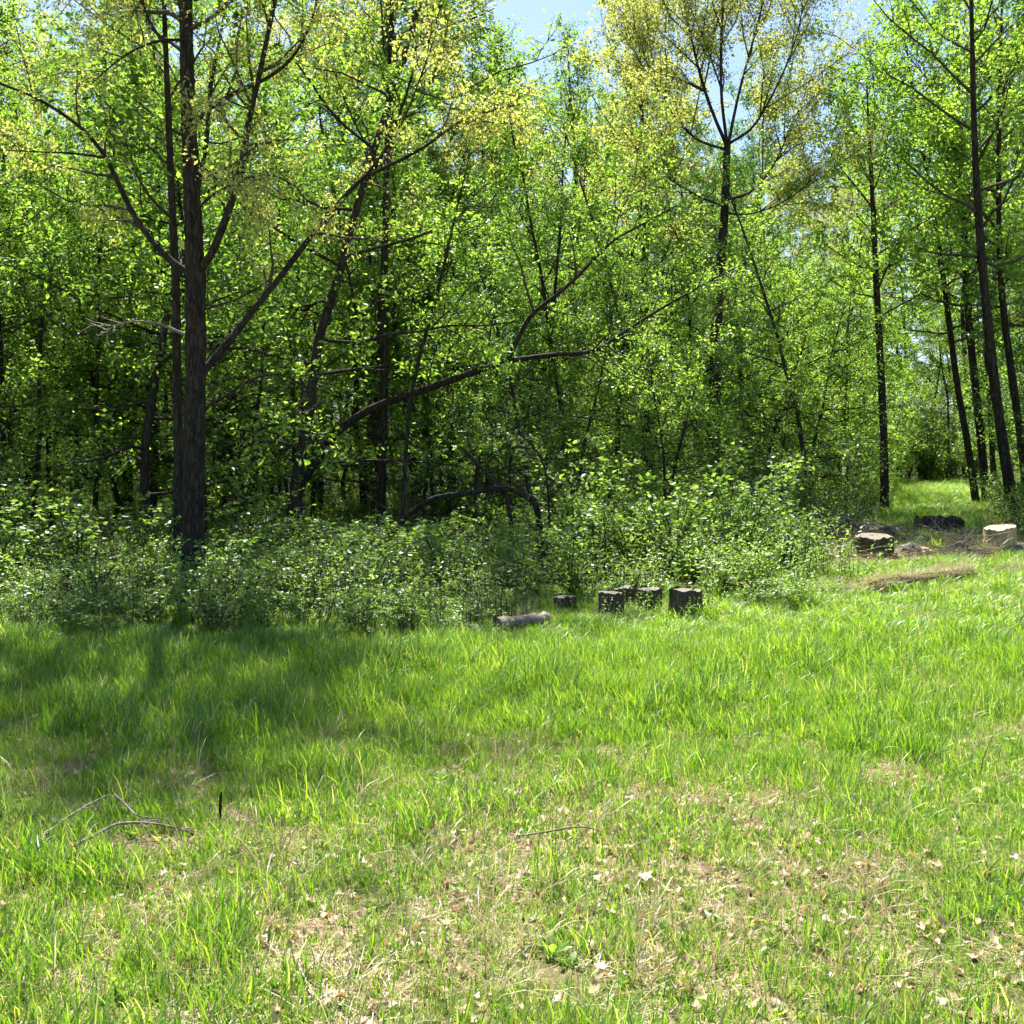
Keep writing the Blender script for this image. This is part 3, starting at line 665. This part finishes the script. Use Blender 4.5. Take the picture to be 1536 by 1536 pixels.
def stone(px, pyb, wpx, hpx, label, seed, mat='stone', name='stone'):
    rng = np.random.default_rng(seed); c = hit(px, pyb); w = wpx / FPX * c[1] / 2; h = hpx / FPX * c[1]
    import bmesh
    bm = bmesh.new(); bmesh.ops.create_icosphere(bm, subdivisions=3, radius=1)
    ph = rng.uniform(0, 6, 6)
    for v in bm.verts:
        x, y, z = v.co; k = 1 + 0.13 * math.sin(3 * x + ph[0]) * math.sin(3 * y + ph[1]) + 0.1 * math.sin(6 * z + ph[2]) * math.sin(5 * x + ph[3]) + 0.03 * rng.normal()
        v.co = Vector((x * w * k, y * w * 0.8 * k, (max(z, -0.3) * k + 0.2) * h * 0.8))
    me = bpy.data.meshes.new(name); bm.to_mesh(me); bm.free(); me.materials.append(M[mat])
    single(name, me, c, label, 'stone')
stone(1362, 832, 42, 17, 'pale grey lumpy stone between the wide round and the wood disc', 3)
stone(1441, 829, 26, 16, 'pinkish chunk of stone in the dry brush', 4, 'cut_old')
stone(1416, 831, 18, 8, 'small flat tan stone among dry grass stems', 5, 'cut_new')

def stick_mesh(seed, l, r):
    rng = np.random.default_rng(seed); n = 7; k = np.linspace(0, 1, n)[:, None]
    P = np.array([l, 0, 0]) * k + np.cumsum(rng.normal(size=(n, 3)) * l * 0.03, 0) * (k > 0)
    w = Wood(); w.add(P, np.linspace(r, r * 0.4, n), 5)
    for _ in range(2):
        s = rng.uniform(.3, .8); p, d, _l = interp(P, s); q = p + unit(d + rng.normal(size=3) * 0.7) * l * 0.25; w.twig(p, q, r * 0.5)
    return w.mesh('stick', M['dead'] if seed % 2 else M['rot'])
SM_ = [stick_mesh(400 + i, l, r) for i, (l, r) in enumerate([(0.4, .006), (0.6, .008), (0.3, .005), (0.8, .010), (0.5, .005), (0.25, .009)])]
def brush_pile(px0, px1, py0, py1, n, label, seed, hmax=0.2):
    rng = np.random.default_rng(seed); c = hit((px0 + px1) / 2, py1)
    root = empty('brush_pile', c, label, 'brush pile')
    for i in range(n):
        px = rng.uniform(px0, px1); py = py0 + (py1 - py0) * rng.random()
        p = hit(px, py); o = part('stick', SM_[int(rng.integers(len(SM_)))], root, tuple(p - c + np.array([0, 0, rng.uniform(0.01, hmax)])))
        o.rotation_euler = (0, -abs(rng.normal()) * 0.3, rng.uniform(0, 6.28))
    return root
for q_, (xa, ya, xb, yb, rp, mt_, lb) in enumerate([(1300, 826, 1318, 829, 4, 'dead', 'split grey stick of firewood leaning by the wide round'), (1392, 818, 1412, 812, 5, 'rot', 'brown rotten chunk of wood amid the dry brush'), (1425, 812, 1452, 816, 4, 'dead', 'bleached broken billet lying behind the pinkish stone'), (1455, 832, 1478, 829, 4, 'pale_bark', 'tan splinter of wood lying beside the upright tan round'), (1255, 818, 1282, 812, 5, 'bark_grey', 'dark short branch piece in the tangled stick heap'), (1345, 815, 1368, 811, 5, 'rot', 'crumbling brown log piece behind the grey stone')]):
    lying_log((xa, ya), (xb, yb), rp, lb, 40 + q_, mat=mt_, cut='cut_old', lift=0.7, name='wood_chunk', bumps=0.3, cat='wood')
brush_pile(1235, 1330, 800, 838, 120, 'tangled heap of dry grey sticks beside the wide low round', 5)
brush_pile(1345, 1500, 800, 842, 170, 'spread of dry brush and stems between the log rounds', 6, 0.12)

# shaded dead wood in the thicket
def dead_limb(name, pts, Y, r0, r1, label, seed, mat='bark', twigs=0, cat='branch', ground=False):
    rng = np.random.default_rng(seed)
    P0 = np.array([hit(p[0], p[1]) + np.array([0, 0, 0.045 + (p[2] if len(p) > 2 else 0)]) for p in pts]) if ground else px_poly(pts, Y)
    P = smooth_poly(P0, max(8, len(pts) * 4)); w = Wood(); w.add(P, np.linspace(r0, r1, len(P)), 8, 0.15, rng)
    o = P[0].copy()
    root = empty(name, o, label, cat)
    part('stem', w.mesh('stem', M[mat], o), root)
    if twigs:
        w2 = Wood(); r1 = min(r1, 0.011)
        for s in rng.uniform(0.15, 1, twigs):
            p, d, l = interp(P, s); dd = unit(d * 0.6 + rng.normal(size=3) * (0.7 if not ground else np.array([0.7, 0.7, 0.15]))); L_ = l * rng.uniform(.08, .25)
            q = p + dd * L_; w2.twig(p, q, r1 * 0.9); q2 = q + unit(dd + rng.normal(size=3) * 0.6) * L_ * 0.6; w2.twig(q, q2, r1 * 0.6)
            q3 = p + dd * L_ * .5; w2.twig(q3, q3 + unit(dd + rng.normal(size=3) * .8) * L_ * .5, r1 * 0.5)
        part('twigs', w2.mesh('twigs', M[mat if mat == 'dead' else 'twig'], o), root)
    return root
dead_limb('fallen_limb', [(565, 862, .2), (590, 800, .2), (640, 752), (700, 740), (750, 733), (785, 742), (806, 765), (815, 866)], 15.2, .03, .05, 'arched dark limb lying low across the shaded hollow', 1, twigs=26)
dead_limb('broken_branch', [(694, 672), (715, 695), (735, 716), (760, 745), (775, 864)], 15.3, .025, .035, 'broken grey branch slanting down into the hollow', 2, 'bark_grey', twigs=30)
dead_limb('broken_branch', [(826, 864), (822, 735), (812, 690), (790, 660), (762, 640)], 15.4, .02, .008, 'bare arching twiggy branch beside the hollow', 3, 'bark_grey', twigs=60)
dead_limb('dead_branch', [(288, 506, -.2), (262, 495, -.1), (240, 486), (205, 482), (175, 488), (152, 502)], 13.4, .02, .008, 'pale dead side branch sticking out from the oak pair', 4, 'dead', twigs=14)
dead_limb('dead_branch', [(294, 622, -.4), (318, 605, -.2), (345, 590), (372, 572), (420, 562), (470, 590)], 13.6, .03, .006, 'drooping dead branch with bare twigs beside the oak trunk', 5, 'bark_grey', twigs=50)
lying_log((692, 803), (742, 792), 20, 'dark rotten log in the shaded hollow behind shrubs', 16, mat='rot', cut='rot', lift=0.7, bumps=0.35)
# foreground twigs
dead_limb('fallen_branch', [(112, 1285), (150, 1272, .02), (180, 1262, .03), (230, 1258, .02), (282, 1262)], 0, .008, .004, 'thin grey fallen branch with side twigs lying in the short grass', 6, 'dead', twigs=12, ground=True)
dead_limb('fallen_twig', [(70, 1268), (100, 1250, .02), (140, 1232, .04), (170, 1222, .05)], 0, .006, .003, 'pale slim twig lying beside the fallen branch', 7, 'dead', twigs=3, ground=True)
dead_limb('fallen_twig', [(172, 1222, .05), (190, 1240, .05), (205, 1252, .04), (232, 1250, .02)], 0, .005, .003, 'short forked twig resting across the fallen branch', 8, 'dead', twigs=4, ground=True)
dead_limb('fallen_stick', [(775, 1270), (820, 1267, .01), (870, 1263, .02), (905, 1264)], 0, .005, .003, 'straight pale stick lying in the bare leafy patch', 9, 'dead', ground=True)
p_ = hit(329, 1229)
w_ = Wood(); w_.add(np.array([[0, 0, -.03], [.004, 0, .05], [.007, 0, .10], [.012, 0, .125]]), [.007, .007, .006, .003], 7)
single('upright_stick', w_.mesh('upright_stick', M['bark']), p_, 'short dark stick standing upright in the grass', 'stick')

# ------------------------------------------------------------------ grass, straw, litter, weeds (uncountable: one object each, instanced)
def blades(seed, n, h0, h1, w, rad, lean, mat, flat=False):
    rng = np.random.default_rng(seed); V = []; T = []
    for i in range(n):
        a = rng.uniform(0, 6.28); r = rad * math.sqrt(rng.random()); b = np.array([r * math.cos(a), r * math.sin(a), -0.01])
        h = rng.uniform(h0, h1); az = rng.uniform(0, 6.28); ln = lean * rng.uniform(0.2, 1.3)
        o = np.array([math.cos(az), math.sin(az), 0]); s = np.array([-math.sin(az + .6), math.cos(az + .6), 0])
        ww = w * rng.uniform(.6, 1.3); base = len(V)
        for k, wd in ((0, 1), (.4, .9), (.75, .6)):
            c = b + o * h * ln * k ** 1.8 + np.array([0, 0, h * (k - 0.35 * ln * k * k)])
            if flat: c = b + o * h * k + np.array([0, 0, 0.012 + 0.05 * h * math.sin(k * 3 + i)])
            V += [c - s * ww * wd / 2, c + s * ww * wd / 2]
        c = b + o * h * ln + np.array([0, 0, h * (1 - 0.42 * ln)])
        if flat: c = b + o * h + np.array([0, 0, 0.01])
        V.append(c)
        q = base
        T += [(q, q + 1, q + 3), (q, q + 3, q + 2), (q + 2, q + 3, q + 5), (q + 2, q + 5, q + 4), (q + 4, q + 5, q + 6)]
    return mesh_np('blades', np.array(V), T=T, mat=mat)
def dead_leaf(seed):
    rng = np.random.default_rng(seed); n = 10; V = [np.zeros(3)]; T = []
    for i in range(n):
        a = i / n * 6.283; r = (0.032 if i % 2 else 0.022) * (1.3 if i in (0, 5) else 1) * rng.uniform(.8, 1.2)
        V.append(np.array([r * math.cos(a) * 1.3, r * math.sin(a), 0.012 * math.cos(2 * a + seed) + 0.02 * (r / .03) ** 2 * rng.uniform(.2, 1)]))
        T.append((0, 1 + i, 1 + (i + 1) % n))
    return mesh_np('dead_leaf', np.array(V), T=T, mat=M['deadleaf'])
def weed(seed, h, n_l, leaf, rosette=False):
    rng = np.random.default_rng(seed); w = Wood(); lv = Leaves()
    for s_ in range(1 if rosette else 3):
        d = rng.normal(size=2) * 0.25
        P = np.array([[0, 0, -.02], [d[0] * h * .4, d[1] * h * .4, h * .5], [d[0] * h, d[1] * h, h * rng.uniform(.8, 1.1)]]) + np.array([*rng.normal(size=2) * 0.03, 0])
        w.add(P, [.003, .0025, .0015], 3)
        for s in np.linspace(0.05 if rosette else .25, 1, n_l):
            p, dd, _ = interp(P, s); k = 2
            lv.add(np.repeat(p[None], k, 0), rng.normal(size=(k, 3)) * np.array([1, 1, .3]), np.full(k, leaf * (1.1 - .4 * s)))
    a = w.mesh('s', M['twig']); b = lv.mesh('l', M['shrub'] if not rosette else M['grass'], rng, (0, 0, 0), 0.0, 0.8, 0.5)
    # join into one mesh with two slots
    import bmesh
    bm = bmesh.new(); bm.from_mesh(a); nf = len(bm.faces); bm.from_mesh(b); bm.faces.ensure_lookup_table()
    for f in bm.faces[nf:]: f.material_index = 1
    me = bpy.data.meshes.new('weed'); bm.to_mesh(me); bm.free(); me.materials.append(M['twig']); me.materials.append(M['shrub'] if not rosette else M['grass'])
    return me

def scatter(name, label, cat, meshes, P, rot, scl, idx):
    src = bpy.data.collections.new(name + '_source')
    for i, me in enumerate(meshes):
        o = bpy.data.objects.new(f'{name}_{i:02d}', me); src.objects.link(o)
    pm = bpy.data.meshes.new(name); n = len(P)
    pm.vertices.add(n); pm.vertices.foreach_set('co', np.asarray(P, np.float32).ravel())
    a = pm.attributes.new('rot', 'FLOAT_VECTOR', 'POINT'); a.data.foreach_set('vector', np.asarray(rot, np.float32).ravel())
    a = pm.attributes.new('scl', 'FLOAT_VECTOR', 'POINT'); a.data.foreach_set('vector', np.asarray(scl, np.float32).ravel())
    a = pm.attributes.new('idx', 'INT', 'POINT'); a.data.foreach_set('value', np.asarray(idx, np.int32))
    o = bpy.data.objects.new(name, pm); COL.objects.link(o)
    o['kind'] = 'stuff'; o['label'] = label; o['category'] = cat
    ng = bpy.data.node_groups.new(name, 'GeometryNodeTree')
    ng.interface.new_socket('Geometry', in_out='INPUT', socket_type='NodeSocketGeometry'); ng.interface.new_socket('Geometry', in_out='OUTPUT', socket_type='NodeSocketGeometry')
    N = ng.nodes; L = ng.links
    gi = N.new('NodeGroupInput'); go = N.new('NodeGroupOutput')
    ci = N.new('GeometryNodeCollectionInfo'); ci.inputs['Collection'].default_value = src; ci.inputs['Separate Children'].default_value = True; ci.inputs['Reset Children'].default_value = True
    ip = N.new('GeometryNodeInstanceOnPoints'); ip.inputs['Pick Instance'].default_value = True
    def attr(nm, dt):
        q = N.new('GeometryNodeInputNamedAttribute'); q.data_type = dt; q.inputs['Name'].default_value = nm; return q.outputs['Attribute']
    m2p = N.new('GeometryNodeMeshToPoints')
    L.new(gi.outputs[0], m2p.inputs['Mesh']); L.new(m2p.outputs[0], ip.inputs['Points'])
    L.new(ci.outputs[0], ip.inputs['Instance'])
    L.new(attr('idx', 'INT'), ip.inputs['Instance Index'])
    er = N.new('FunctionNodeEulerToRotation'); L.new(attr('rot', 'FLOAT_VECTOR'), er.inputs[0]); L.new(er.outputs[0], ip.inputs['Rotation'])
    L.new(attr('scl', 'FLOAT_VECTOR'), ip.inputs['Scale'])
    L.new(ip.outputs[0], go.inputs[0])
    md = o.modifiers.new('scatter', 'NODES'); md.node_group = ng
    return o

rng = np.random.default_rng(99)
def field(n, y0, y1, pw=1.0, xm=0.56, pad=1.2):
    y = y0 + (y1 - y0) * rng.random(n) ** pw; x = (rng.random(n) * 2 - 1) * (xm * y + pad); keep = rng.random(n) < (xm * y + pad) / (xm * y1 + pad) if pw == 1 else np.ones(n, bool)
    return x[keep], y[keep]
def bare(x, y):
    """how thin the sward is: 1 in the leafy bare patch, 0 in the lush band"""
    b = np.exp(-(((x - 0.35) / 1.3) ** 2 + ((y - 4.5) / 1.1) ** 2)) * 0.75
    b = b + 0.45 * (1 - S(3.0, 6.6, y)) + 0.7 * (vnoise(x, y, 0.55, 8) - 0.5) + 0.35 * (vnoise(x, y, 0.2, 9) - 0.5)
    return np.clip(b + 0.15, 0, 1) * (1 - 0.5 * S(6.2, 7.6, y + 0.25 * x * (x < 0)))

shortg = [blades(500 + i, 18, .035, .09, .0036, .06, .6, M['grass']) for i in range(4)]
midg = [blades(510 + i, 16, .07, .15, .0042, .06, .5, M['grass']) for i in range(4)]
longg = [blades(520 + i, 18, .11, .24, .005, .07, .5, M['grass']) for i in range(4)]
X, Y_ = field(90000, 2.3, 15.5)
Xn, Yn = field(11000, 2.3, 7.0); X = np.concatenate([X, Xn]); Y_ = np.concatenate([Y_, Yn])
e = wood_edge(X); b = bare(X, Y_)
dens = np.where(Y_ < e, (1 - 0.4 * b) * (1 - 0.35 * S(7, 12, Y_)), np.clip(1 - (Y_ - e) / 1.5, 0, 1))
clear = []
for (qa, qb, nq, rr) in [((1318, 896), (1462, 878), 9, .22), ((1235, 893), (1310, 890), 5, .16), ((1495, 862), (1545, 858), 4, .2), ((110, 1275), (282, 1262), 8, .16), ((780, 1272), (900, 1268), 5, .12), ((745, 952), (824, 946), 5, .14), ((830, 926), (866, 926), 2, .14), ((895, 936), (1060, 936), 6, .12), ((1240, 842), (1530, 836), 14, .4), ((1290, 820), (1500, 820), 12, .8), ((1250, 806), (1480, 806), 9, .8)]:
    for t in np.linspace(0, 1, nq):
        h_ = hit(qa[0] + (qb[0] - qa[0]) * t, qa[1] + (qb[1] - qa[1]) * t); clear.append((h_[0], h_[1], rr))
for (cx, cy_, rr) in clear: dens = dens * np.clip(0.12 + ((X - cx) ** 2 + (Y_ - cy_) ** 2) / rr ** 2 * 0.88, 0, 1)
k = rng.random(len(X)) < dens
X, Y_, b, e = X[k], Y_[k], b[k], e[k]
lush = S(6.0, 8.0, Y_ + 0.3 * np.minimum(X, 0) * -0.5) * (1 - 0.35 * S(0.5, 3, X))
u = rng.random(len(X)) * 0.5 + (1 - b) * 0.3 + lush * 0.45 - 0.15 + 0.5 * (vnoise(X, Y_, 0.45, 12) - 0.5)
u = u + (rng.random(len(X)) < 0.035) * 0.5
ty = np.where(u < 0.42, 0, np.where(u < 0.72, 1, 2)); idx = ty * 4 + rng.integers(0, 4, len(X))
sc_ = rng.uniform(.7, 1.25, len(X)) * (0.62 + 0.8 * vnoise(X, Y_, 0.32, 31)) * (0.85 + 0.3 * vnoise(X, Y_, 1.1, 32))
pX, pY = field(9000, 15, 46, 1.3, 0.0, 2.4); pX = pX + 0.386 * pY; pd_ = path_mask(pX, pY)
for (cx, cy_, rr) in clear: pd_ = pd_ * np.clip(0.1 + ((pX - cx) ** 2 + (pY - cy_) ** 2) / rr ** 2 * 0.9, 0, 1)
kk = rng.random(len(pX)) < pd_; pX, pY = pX[kk], pY[kk]
AX = np.concatenate([X, pX]); AY = np.concatenate([Y_, pY]); idx = np.concatenate([idx, 4 + rng.integers(0, 8, len(pX))]); sc_ = np.concatenate([sc_, rng.uniform(.8, 1.2, len(pX))])
hf = np.concatenate([1 - 0.38 * S(8.6, 10.4, Y_), np.full(len(pX), 1.2)])
n = len(AX)
wid = np.concatenate([1 + 0.15 * S(6, 12, Y_), np.full(len(pX), 2.0)])
scatter('grass', 'bright green meadow grass, short by the leafy patch and tall near the woods', 'grass', shortg + midg + longg,
        np.stack([AX, AY, gz(AX, AY)], -1), np.stack([rng.normal(size=n) * .12, rng.normal(size=n) * .12, rng.uniform(0, 6.28, n)], -1),
        np.stack([sc_ * wid, sc_ * wid, sc_ * hf], -1), idx)
print('GRASS', n)

straw = [blades(540 + i, 12, .06, .18, .003, .06, .9, M['straw'], flat=True) for i in range(4)] + [blades(550 + i, 8, .08, .2, .003, .05, .9, M['straw']) for i in range(2)]
X, Y_ = field(60000, 2.3, 14.5); b = bare(X, Y_); k = rng.random(len(X)) < (0.15 + 0.8 * b) * (1 - 0.6 * S(6, 9, Y_)) * (Y_ < wood_edge(X) + 1); X, Y_ = X[k], Y_[k]
parts_x, parts_y = [X], [Y_]
def thatch(pxa, pxb, pya, pyb, n, thick):
    t = rng.random(n); p = hits(pxa + (pxb - pxa) * t, pya + (pyb - pya) * t + rng.normal(size=n) * thick)
    parts_x.append(p[:, 0] + rng.normal(size=n) * .03); parts_y.append(p[:, 1])
thatch(1300, 1460, 886, 862, 300, 3); thatch(1225, 1330, 889, 885, 130, 2.5); thatch(1485, 1540, 858, 855, 90, 3); thatch(745, 820, 938, 934, 60, 4)
thatch(1240, 1500, 822, 830, 1500, 10); thatch(1150, 1260, 860, 840, 120, 12)
AX = np.concatenate(parts_x); AY = np.concatenate(parts_y); n = len(AX); s_ = rng.uniform(.6, 1.3, n)
nb0 = len(X); zz = gz(AX, AY) + 0.005; lift = np.zeros(n); lift[nb0:] = rng.uniform(0, .07, n - nb0); lift[nb0:nb0 + 300] += 0.06
scatter('dry_straw', 'pale dry straw and dead grass stems lying in the meadow and over the rotting log', 'straw', straw,
        np.stack([AX, AY, zz + lift], -1), np.stack([rng.normal(size=n) * .1, rng.normal(size=n) * .1, rng.uniform(0, 6.28, n)], -1),
        np.stack([s_, s_, s_], -1), np.where(rng.random(n) < .8, rng.integers(0, 4, n), rng.integers(4, 6, n)))

X, Y_ = field(60000, 2.3, 10); b = bare(X, Y_); k = rng.random(len(X)) < np.clip(b - 0.2, 0, 1) ** 1.3 * 0.5 + 0.012; X, Y_ = X[k], Y_[k]
X2, Y2 = field(5000, 11, 24); X = np.concatenate([X, X2]); Y_ = np.concatenate([Y_, Y2])
n = len(X); s_ = rng.uniform(.2, .6, n)
scatter('leaf_litter', 'tan and brown dead leaves scattered through the thin grass', 'leaf litter', [dead_leaf(i) for i in range(5)],
        np.stack([X, Y_, gz(X, Y_) + rng.uniform(.008, .03, n)], -1), np.stack([rng.normal(size=n) * .5, rng.normal(size=n) * .5, rng.uniform(0, 6.28, n)], -1),
        np.stack([s_, s_, s_], -1), rng.integers(0, 5, n))
print('LITTER', n)

ws = [weed(600 + i, .38 + .1 * i, 9, .05) for i in range(4)]; wr = [weed(620 + i, .03, 6, .042, True) for i in range(3)]
X, Y_ = field(26000, 9.6, 34, 1.0, 0.56, 1); e = wood_edge(X)
k = (rng.random(len(X)) < np.where(Y_ < e, np.clip(1 - (e - Y_) / 1.6, 0, 1) ** 1.6 * 0.8, 0.75) * (0.35 + 0.65 * (vnoise(X, Y_, 0.9, 20) > 0.42))) & (path_mask(X, Y_) < .2) & ~((X > 4.2) & (Y_ < 18))
X, Y_ = X[k], Y_[k]; i1 = rng.integers(0, 4, len(X))
X2, Y2 = field(1500, 2.5, 9); i2 = 4 + rng.integers(0, 3, len(X2))
X = np.concatenate([X, X2]); Y_ = np.concatenate([Y_, Y2]); n = len(X); s_ = rng.uniform(.6, 1.2, n)
rs = np.random.default_rng(5); bare_st = []
for q in range(2):
    w_ = Wood()
    for _ in range(4):
        b_ = rs.normal(size=2) * .06; h_ = rs.uniform(.5, .95); d_ = rs.normal(size=2) * .12
        w_.add(np.array([[b_[0], b_[1], -.02], [b_[0] + d_[0] * .3, b_[1] + d_[1] * .3, h_ * .5], [b_[0] + d_[0], b_[1] + d_[1], h_]]), [.004, .003, .0015], 3)
    bare_st.append(w_.mesh('bare', M['twig']))
X3 = rng.uniform(-4.5, 0.2, 90); Y3 = wood_edge(X3) + rng.uniform(-1.3, .8, 90); X4 = []; Y4 = []
for (qx, qy) in [(848, 925), (838, 922), (905, 932), (925, 934), (945, 920), (965, 920), (985, 920), (1002, 925), (1030, 934), (1050, 932), (1062, 928), (1105, 898), (1120, 896), (765, 950), (1272, 838), (1262, 850)]:
    h_ = hit(qx, qy); X4.append(h_[0]); Y4.append(h_[1] - .05)
X = np.concatenate([X, X3, X4]); Y_ = np.concatenate([Y_, Y3, Y4]); i2 = np.concatenate([i2, 7 + rng.integers(0, 2, 90), rng.integers(0, 2, len(X4))])
n = len(X); s_ = np.concatenate([s_, rng.uniform(.6, 1.0, 90), rng.uniform(.4, .6, len(X4))])
scatter('undergrowth', 'low leafy weeds and seedlings filling the wood edge', 'undergrowth', ws + wr + bare_st,
        np.stack([X, Y_, gz(X, Y_)], -1), np.stack([rng.normal(size=n) * .12, rng.normal(size=n) * .12, rng.uniform(0, 6.28, n)], -1),
        np.stack([s_, s_, s_], -1), np.concatenate([i1, i2]))
print('WEEDS', n)

def seed_stalk(pxb, pyb, pxt, pyt, label, seed):
    rs = np.random.default_rng(seed); b_ = hit(pxb, pyb); t_ = pt(pxt, pyt, b_[1]); P = smooth_poly(np.array([b_ - np.array([0, 0, .02]), b_ + (t_ - b_) * .5 + np.array([-.01, 0, .015]), t_]), 10)
    root = empty('seed_stalk', b_, label, 'grass stalk', 'dry seed stalks'); w = Wood(); w.add(P, np.linspace(.003, .0012, 10), 4); part('stem', w.mesh('stem', M['dead'], b_), root)
    lv = Leaves(); d = unit(P[-1] - P[-4]); n_ = 30; q = rs.random(n_)[:, None]; lv.add(P[5] + (P[-1] - P[5]) * q + rs.normal(size=(n_, 3)) * .004, np.repeat(d[None] * 1.6, n_, 0), np.full(n_, .016))
    part('seed_head', lv.mesh('seed_head', M['straw'], rs, b_, -0.2, .3, .4), root)
for k_, (a_, b_, c_, d_, l_) in enumerate([(282, 1128, 300, 1086, 'short dry seed stalk at the edge of the oak shade'), (292, 1130, 321, 1076, 'tan dry seed stalk leaning over beside the short one'), (352, 1098, 383, 1043, 'tallest dry seed stalk leaning in the tall grass'), (345, 1100, 372, 1062, 'pale seed stalk close to the tallest one'), (186, 1160, 152, 1088, 'bare grey stalk with thin head above the fallen twigs')]):
    seed_stalk(a_, b_, c_, d_, l_, 700 + k_)
def crumpled(px, py, size, label, mat, seed):
    rs = np.random.default_rng(seed); c = hit(px, py); m_ = 7; g = np.linspace(-1, 1, m_); A, B = np.meshgrid(g, g)
    rr = np.sqrt(A ** 2 + B ** 2); ok = 1 / np.maximum(1, rr * (1 + .25 * np.sin(5 * np.arctan2(B, A))))
    Z = .3 * np.sin(3.1 * A + 1) * np.sin(2.7 * B) + .18 * rs.normal(size=A.shape) + .45
    V = np.stack([A * ok * size, B * ok * size, Z * size * .8 + .02], -1).reshape(-1, 3); i_ = (np.arange(m_ - 1)[:, None] * m_ + np.arange(m_ - 1)[None]).ravel()
    single('curled_leaf', mesh_np('curled_leaf', V, Q=np.stack([i_, i_ + 1, i_ + m_ + 1, i_ + m_], -1), mat=mat), c, label, 'leaf')
m_w, N_, L_n = mat_new('bleached_leaf'); b1 = N_.new('ShaderNodeBsdfPrincipled'); b1.inputs['Base Color'].default_value = (.72, .68, .62, 1); b1.inputs['Roughness'].default_value = .8; o1 = N_.new('ShaderNodeOutputMaterial'); L_n.new(b1.outputs[0], o1.inputs[0])
crumpled(967, 1326, .028, 'bleached white crumpled leaf lying in the thin grass', m_w, 1)
crumpled(187, 1222, .03, 'pinkish pale curled leaf beside the fallen twigs', M['deadleaf'], 2)
crumpled(140, 1228, .035, 'orange-brown curled leaf at the tip of the slim twig', M['rot'], 3)
crumpled(182, 1318, .03, 'rust brown curled leaf below the fallen branch', M['rot'], 4)
def broad_weed(px, py, n_, size, label, seed):
    rs = np.random.default_rng(seed); c = hit(px, py); root = empty('broadleaf_weed', c, label, 'weed', 'broadleaf weeds in the thin grass')
    for q in range(n_):
        az = q * 2.4 + rs.random(); el = rs.uniform(.5, 1.2); d = np.array([math.cos(az) * math.cos(el), math.sin(az) * math.cos(el), math.sin(el)]); sd_ = np.array([-math.sin(az), math.cos(az), 0]); V = []
        for k_, w_k in ((0, .08), (.3, .7), (.6, 1), (.85, .6), (1, .05)):
            p_k = d * size * k_ + np.array([0, 0, -.25 * size * k_ ** 2]); V += [p_k - sd_ * size * .16 * w_k, p_k + np.array([0, 0, -.02 * size]), p_k + sd_ * size * .16 * w_k]
        Q = [(r_ * 3 + c_, r_ * 3 + c_ + 1, r_ * 3 + c_ + 4, r_ * 3 + c_ + 3) for r_ in range(4) for c_ in range(2)]
        part('leaf', mesh_np('leaf', np.array(V), Q=Q, mat=M['bright']), root)
for k_, (a_, b_, n_, z_, l_) in enumerate([(826, 1435, 6, .09, 'upright broad-leaved weed in a leafy bare spot'), (660, 1172, 7, .10, 'pale broad-leaved weed near the upper bare patch'), (853, 1450, 5, .07, 'small broad-leaved weed close to a larger one'), (875, 1290, 6, .06, 'low weed beside the straight pale stick'), (1330, 1362, 5, .07, 'single broad-leaved weed in the greener short grass')]):
    broad_weed(a_, b_, n_, z_, l_, 800 + k_)
def tuft(px, py, n_, h_, label, seed):
    c = hit(px, py); single('grass_tuft', blades(seed, n_, h_ * .5, h_, .005, .10, .55, M['grass']), c, label, 'grass tuft', 'taller grass tufts')
for k_, (a_, b_, n_, h_, l_) in enumerate([(1385, 1140, 120, .26, 'dense dark green grass tuft standing above matted dry grass'), (915, 1430, 60, .24, 'bright upright grass tuft among dead leaves'), (1230, 1420, 70, .2, 'leaning grass tuft in the short sunny sward'), (1460, 1380, 60, .2, 'loose grass tuft with long bent blades')]):
    tuft(a_, b_, n_, h_, l_, 900 + k_)

tris = sum(len(m.polygons) * 2 if not m.name.startswith(('crown', 'foliage')) else len(m.polygons) for m in bpy.data.meshes)
print('TRIS about', tris)
